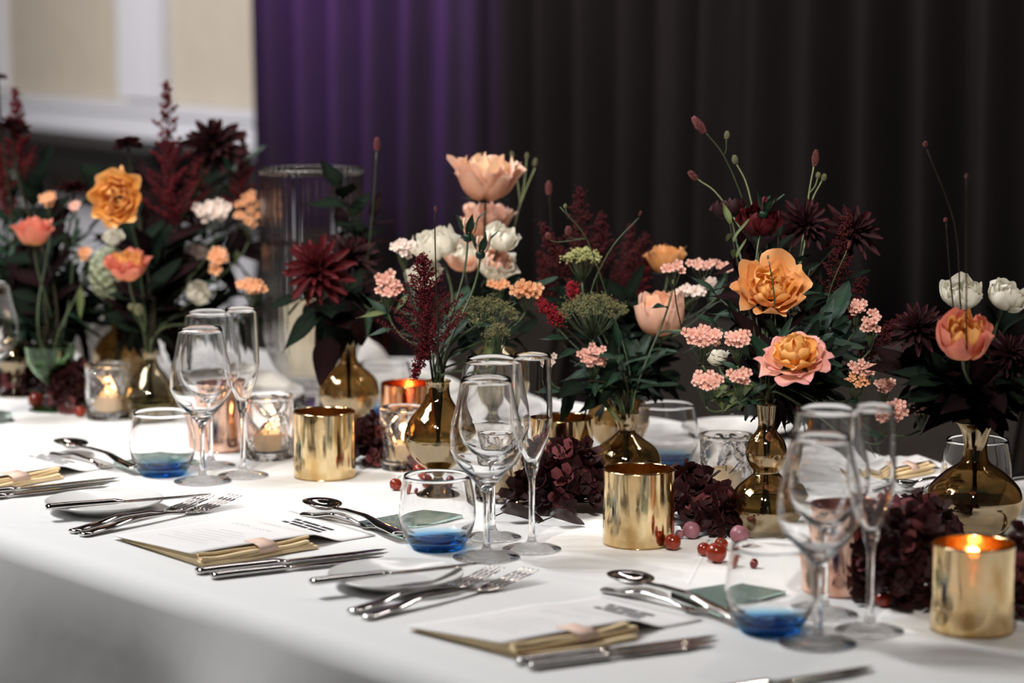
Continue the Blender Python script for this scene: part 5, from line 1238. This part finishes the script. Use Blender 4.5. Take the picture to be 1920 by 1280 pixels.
# ------------------------------------------------------------------ dried hydrangea, leaves and fruit lying on the cloth
def hydrangea(label, u, v, rx, ry, rz, n, seed, pk=.15, fl=.0160):
    p = at(u, v, T); g = random.Random(seed); t = thing('dried_hydrangea', label, 'flower', p)
    w = MB(); hub = Vector((0, ry * .2, .008))
    for i in range(n):
        f = (i + .5) / n; el = math.asin(min(1, f ** .75)); a = i * 2.4 + g.uniform(-.3, .3)
        d = Vector((math.cos(a) * math.cos(el), math.sin(a) * math.cos(el), math.sin(el)))
        k = g.uniform(.78, 1.05); q = Vector((d.x * rx * k, d.y * ry * k, .010 + d.z * rz * k))
        nn = (Vector((d.x, d.y, d.z * .8)) + Vector((g.uniform(-.6, .6), g.uniform(-.6, .6), g.uniform(-.3, .6)))).normalized()
        obj('floret', floret_me('hydrangea_pink' if g.random() < pk else 'hydrangea', 4, (.5, .9, .25)[i % 3]), t, mtx=Matrix.Translation(q) @ align(nn, g.uniform(0, 6)) @ Matrix.Scale(fl * g.uniform(.8, 1.25), 4))
        vs, fs = tube_data([hub, hub.lerp(q, .6), q], [.0012, .0008, .0005], 4); w.add(vs, fs)
    w.build('flower_stalks', M_STEMD, t)
hydrangea('dried burgundy hydrangea head between the middle flute and the centre gold holder', 1066, 955, .050, .05, .070, 110, 1, .25)
hydrangea('dried hydrangea behind the base of the middle flute', 1015, 950, .030, .035, .045, 46, 2, .1)
hydrangea('dark dried hydrangea between the crystal holder and the centre gold holder', 1292, 975, .036, .04, .050, 70, 3, .12)
hydrangea('dark dried hydrangea left of the double bulb vase', 1345, 998, .028, .03, .034, 44, 4, .3)
hydrangea('dark dried hydrangea at the right, left of the right gold holder', 1700, 1130, .040, .05, .088, 120, 5, .15)
hydrangea('dark dried hydrangea behind the right holder, below the round vase', 1730, 1050, .040, .04, .060, 70, 6, .1)
hydrangea('dried burgundy hydrangea right of the left gold holder', 700, 868, .026, .04, .050, 60, 7, .12)
hydrangea('dark dried hydrangea between goblet and leftmost crystal holder', 142, 770, .032, .04, .062, 60, 8, .2)
hydrangea('dark dried hydrangea behind the goblet at the left edge', 45, 738, .06, .04, .05, 60, 9, .1)
hydrangea('dark dried hydrangea at the lower right edge', 1915, 1150, .03, .04, .07, 60, 10, .1)
M_LEAFG = petal_mat('glossy_dark_leaf', [(0.0, (0.020, 0.006, 0.005)), (1.0, (0.012, 0.004, 0.004))], 0.0, 0.15, .1, .6)
def flatleaf(label, u, v, L, rz):
    t = thing('fallen_leaf', label, 'leaf', at(u, v, T + .002), rz)
    m_ = leaf_me('broad', M_LEAFG); obj('blade', m_, t, mtx=Matrix.Translation((0, 0, .014)) @ Matrix.Rotation(.05, 4, 'Y') @ Matrix.Rotation(.45, 4, 'X') @ Matrix.Scale(L, 4))
    w = MB(); vs, fs = tube_data([(-.015, 0, .001), (-.005, 0, .006), (.004, 0, .010)], [.001, .0009, .0008], 6); w.add(vs, fs); w.build('leaf_stalk', M_STEMD, t)
flatleaf('dark glossy leaf lying left of the middle flute foot', 938, 975, .055, -.1)
flatleaf('dark glossy leaf lying under the burgundy hydrangea', 1030, 983, .045, -.3)
def apple(label, u, v, wpx, m=None, name='crab_apple', hs=.93, stalk=True, dz=0.0, tilt=0.3):
    p = at(u, v, T); r = wpx / FPX * p.y / 2; t = thing(name, label, 'fruit', p + Vector((0, 0, dz)))
    h = r * hs
    pr = crom([(0, -.82), (.35, -.96), (.72, -.76), (1, -.1), (.86, .55), (.45, .93), (.12, .84), (0, .76)], 4)
    vs, fs = lathe([(a * r, b * h) for a, b in pr], 28)['body']
    M = Matrix.Rotation(tilt, 4, 'Y') @ Matrix.Rotation(-tilt, 4, 'X'); zo = -min((M @ Vector(q)).z for q in vs)
    obj('fruit', mesh('fruit', [M @ Vector(q) + Vector((0, 0, zo)) for q in vs], fs, m or M_FRUIT), t)
    if stalk:
        w = MB(); a, b = tube_data([M @ Vector(q) + Vector((0, 0, zo)) for q in ((0, 0, h * .78), (r * .12, 0, h * 1.2), (r * .4, 0, h * 1.65))], [r * .05, r * .05, r * .07], 6); w.add(a, b); w.build('stalk', M_STEM, t)
apple('small dark red crab apple left of the centre tumbler', 742, 919, 24)
apple('tiny red berry between the left crab apple and the vase foot', 770, 921, 11, M_FRUITD, 'berry', 1.2, False)
apple('crab apple in front of the genie shaped vase foot', 797, 911, 27)
apple('crab apple behind the one at the genie shaped vase foot', 786, 893, 24, M_FRUIT)
apple('dark brown fruit behind the crab apples, left of the genie shaped vase', 776, 880, 34, M_FRUITD, 'plum')
apple('dark berry right of the genie shaped vase foot', 848, 908, 20, M_FRUITD, 'berry', 1, False)
apple('red crab apple against the foot of the centre gold holder', 1261, 1031, 32)
apple('largest orange red crab apple in the front of the pair', 1343, 1055, 40)
apple('red crab apple touching the largest one on its left', 1320, 1042, 27)
apple('red crab apple behind the largest one', 1352, 1032, 26, M_FRUIT)
apple('dusty mauve berry right of the dark hydrangea', 1386, 1019, 36, M_FRUITP, 'berry', .95, False)
apple('dusty mauve berry left of the crab apple pair', 1296, 1010, 34, M_FRUITP, 'berry', .95, False)
apple('small mauve berry beside the crab apple at the gold holder', 1274, 1010, 18, M_FRUITP, 'berry', .95, False)
apple('dark round plum on top behind the gold holder', 1303, 950, 34, M_FRUITD, 'plum', 1, False, .028)
apple('red berry half hidden under the dark round plum', 1298, 962, 16, M_FRUIT, 'berry', 1, False, .012)
apple('orange crab apple left in the dark cluster at the right', 1655, 1138, 32)
apple('orange crab apple right in the dark cluster at the right', 1682, 1122, 32, None)
apple('dark mauve berry below the orange crab apples', 1728, 1130, 30, M_FRUITP, 'berry', 1, False)
apple('small dark berry behind the nearest wine glass stems', 1556, 1098, 14, M_FRUITD, 'berry', 1, False)
apple('small dark berry seen through the nearest tumbler rim', 1408, 1062, 20, M_FRUITD, 'berry', 1, False)
apple('orange fruit behind the goblet foot at the left', 68, 765, 30, M_FRUIT)
apple('pinkish red fruit left of the leftmost crystal holder', 150, 782, 22, M_FRUIT)
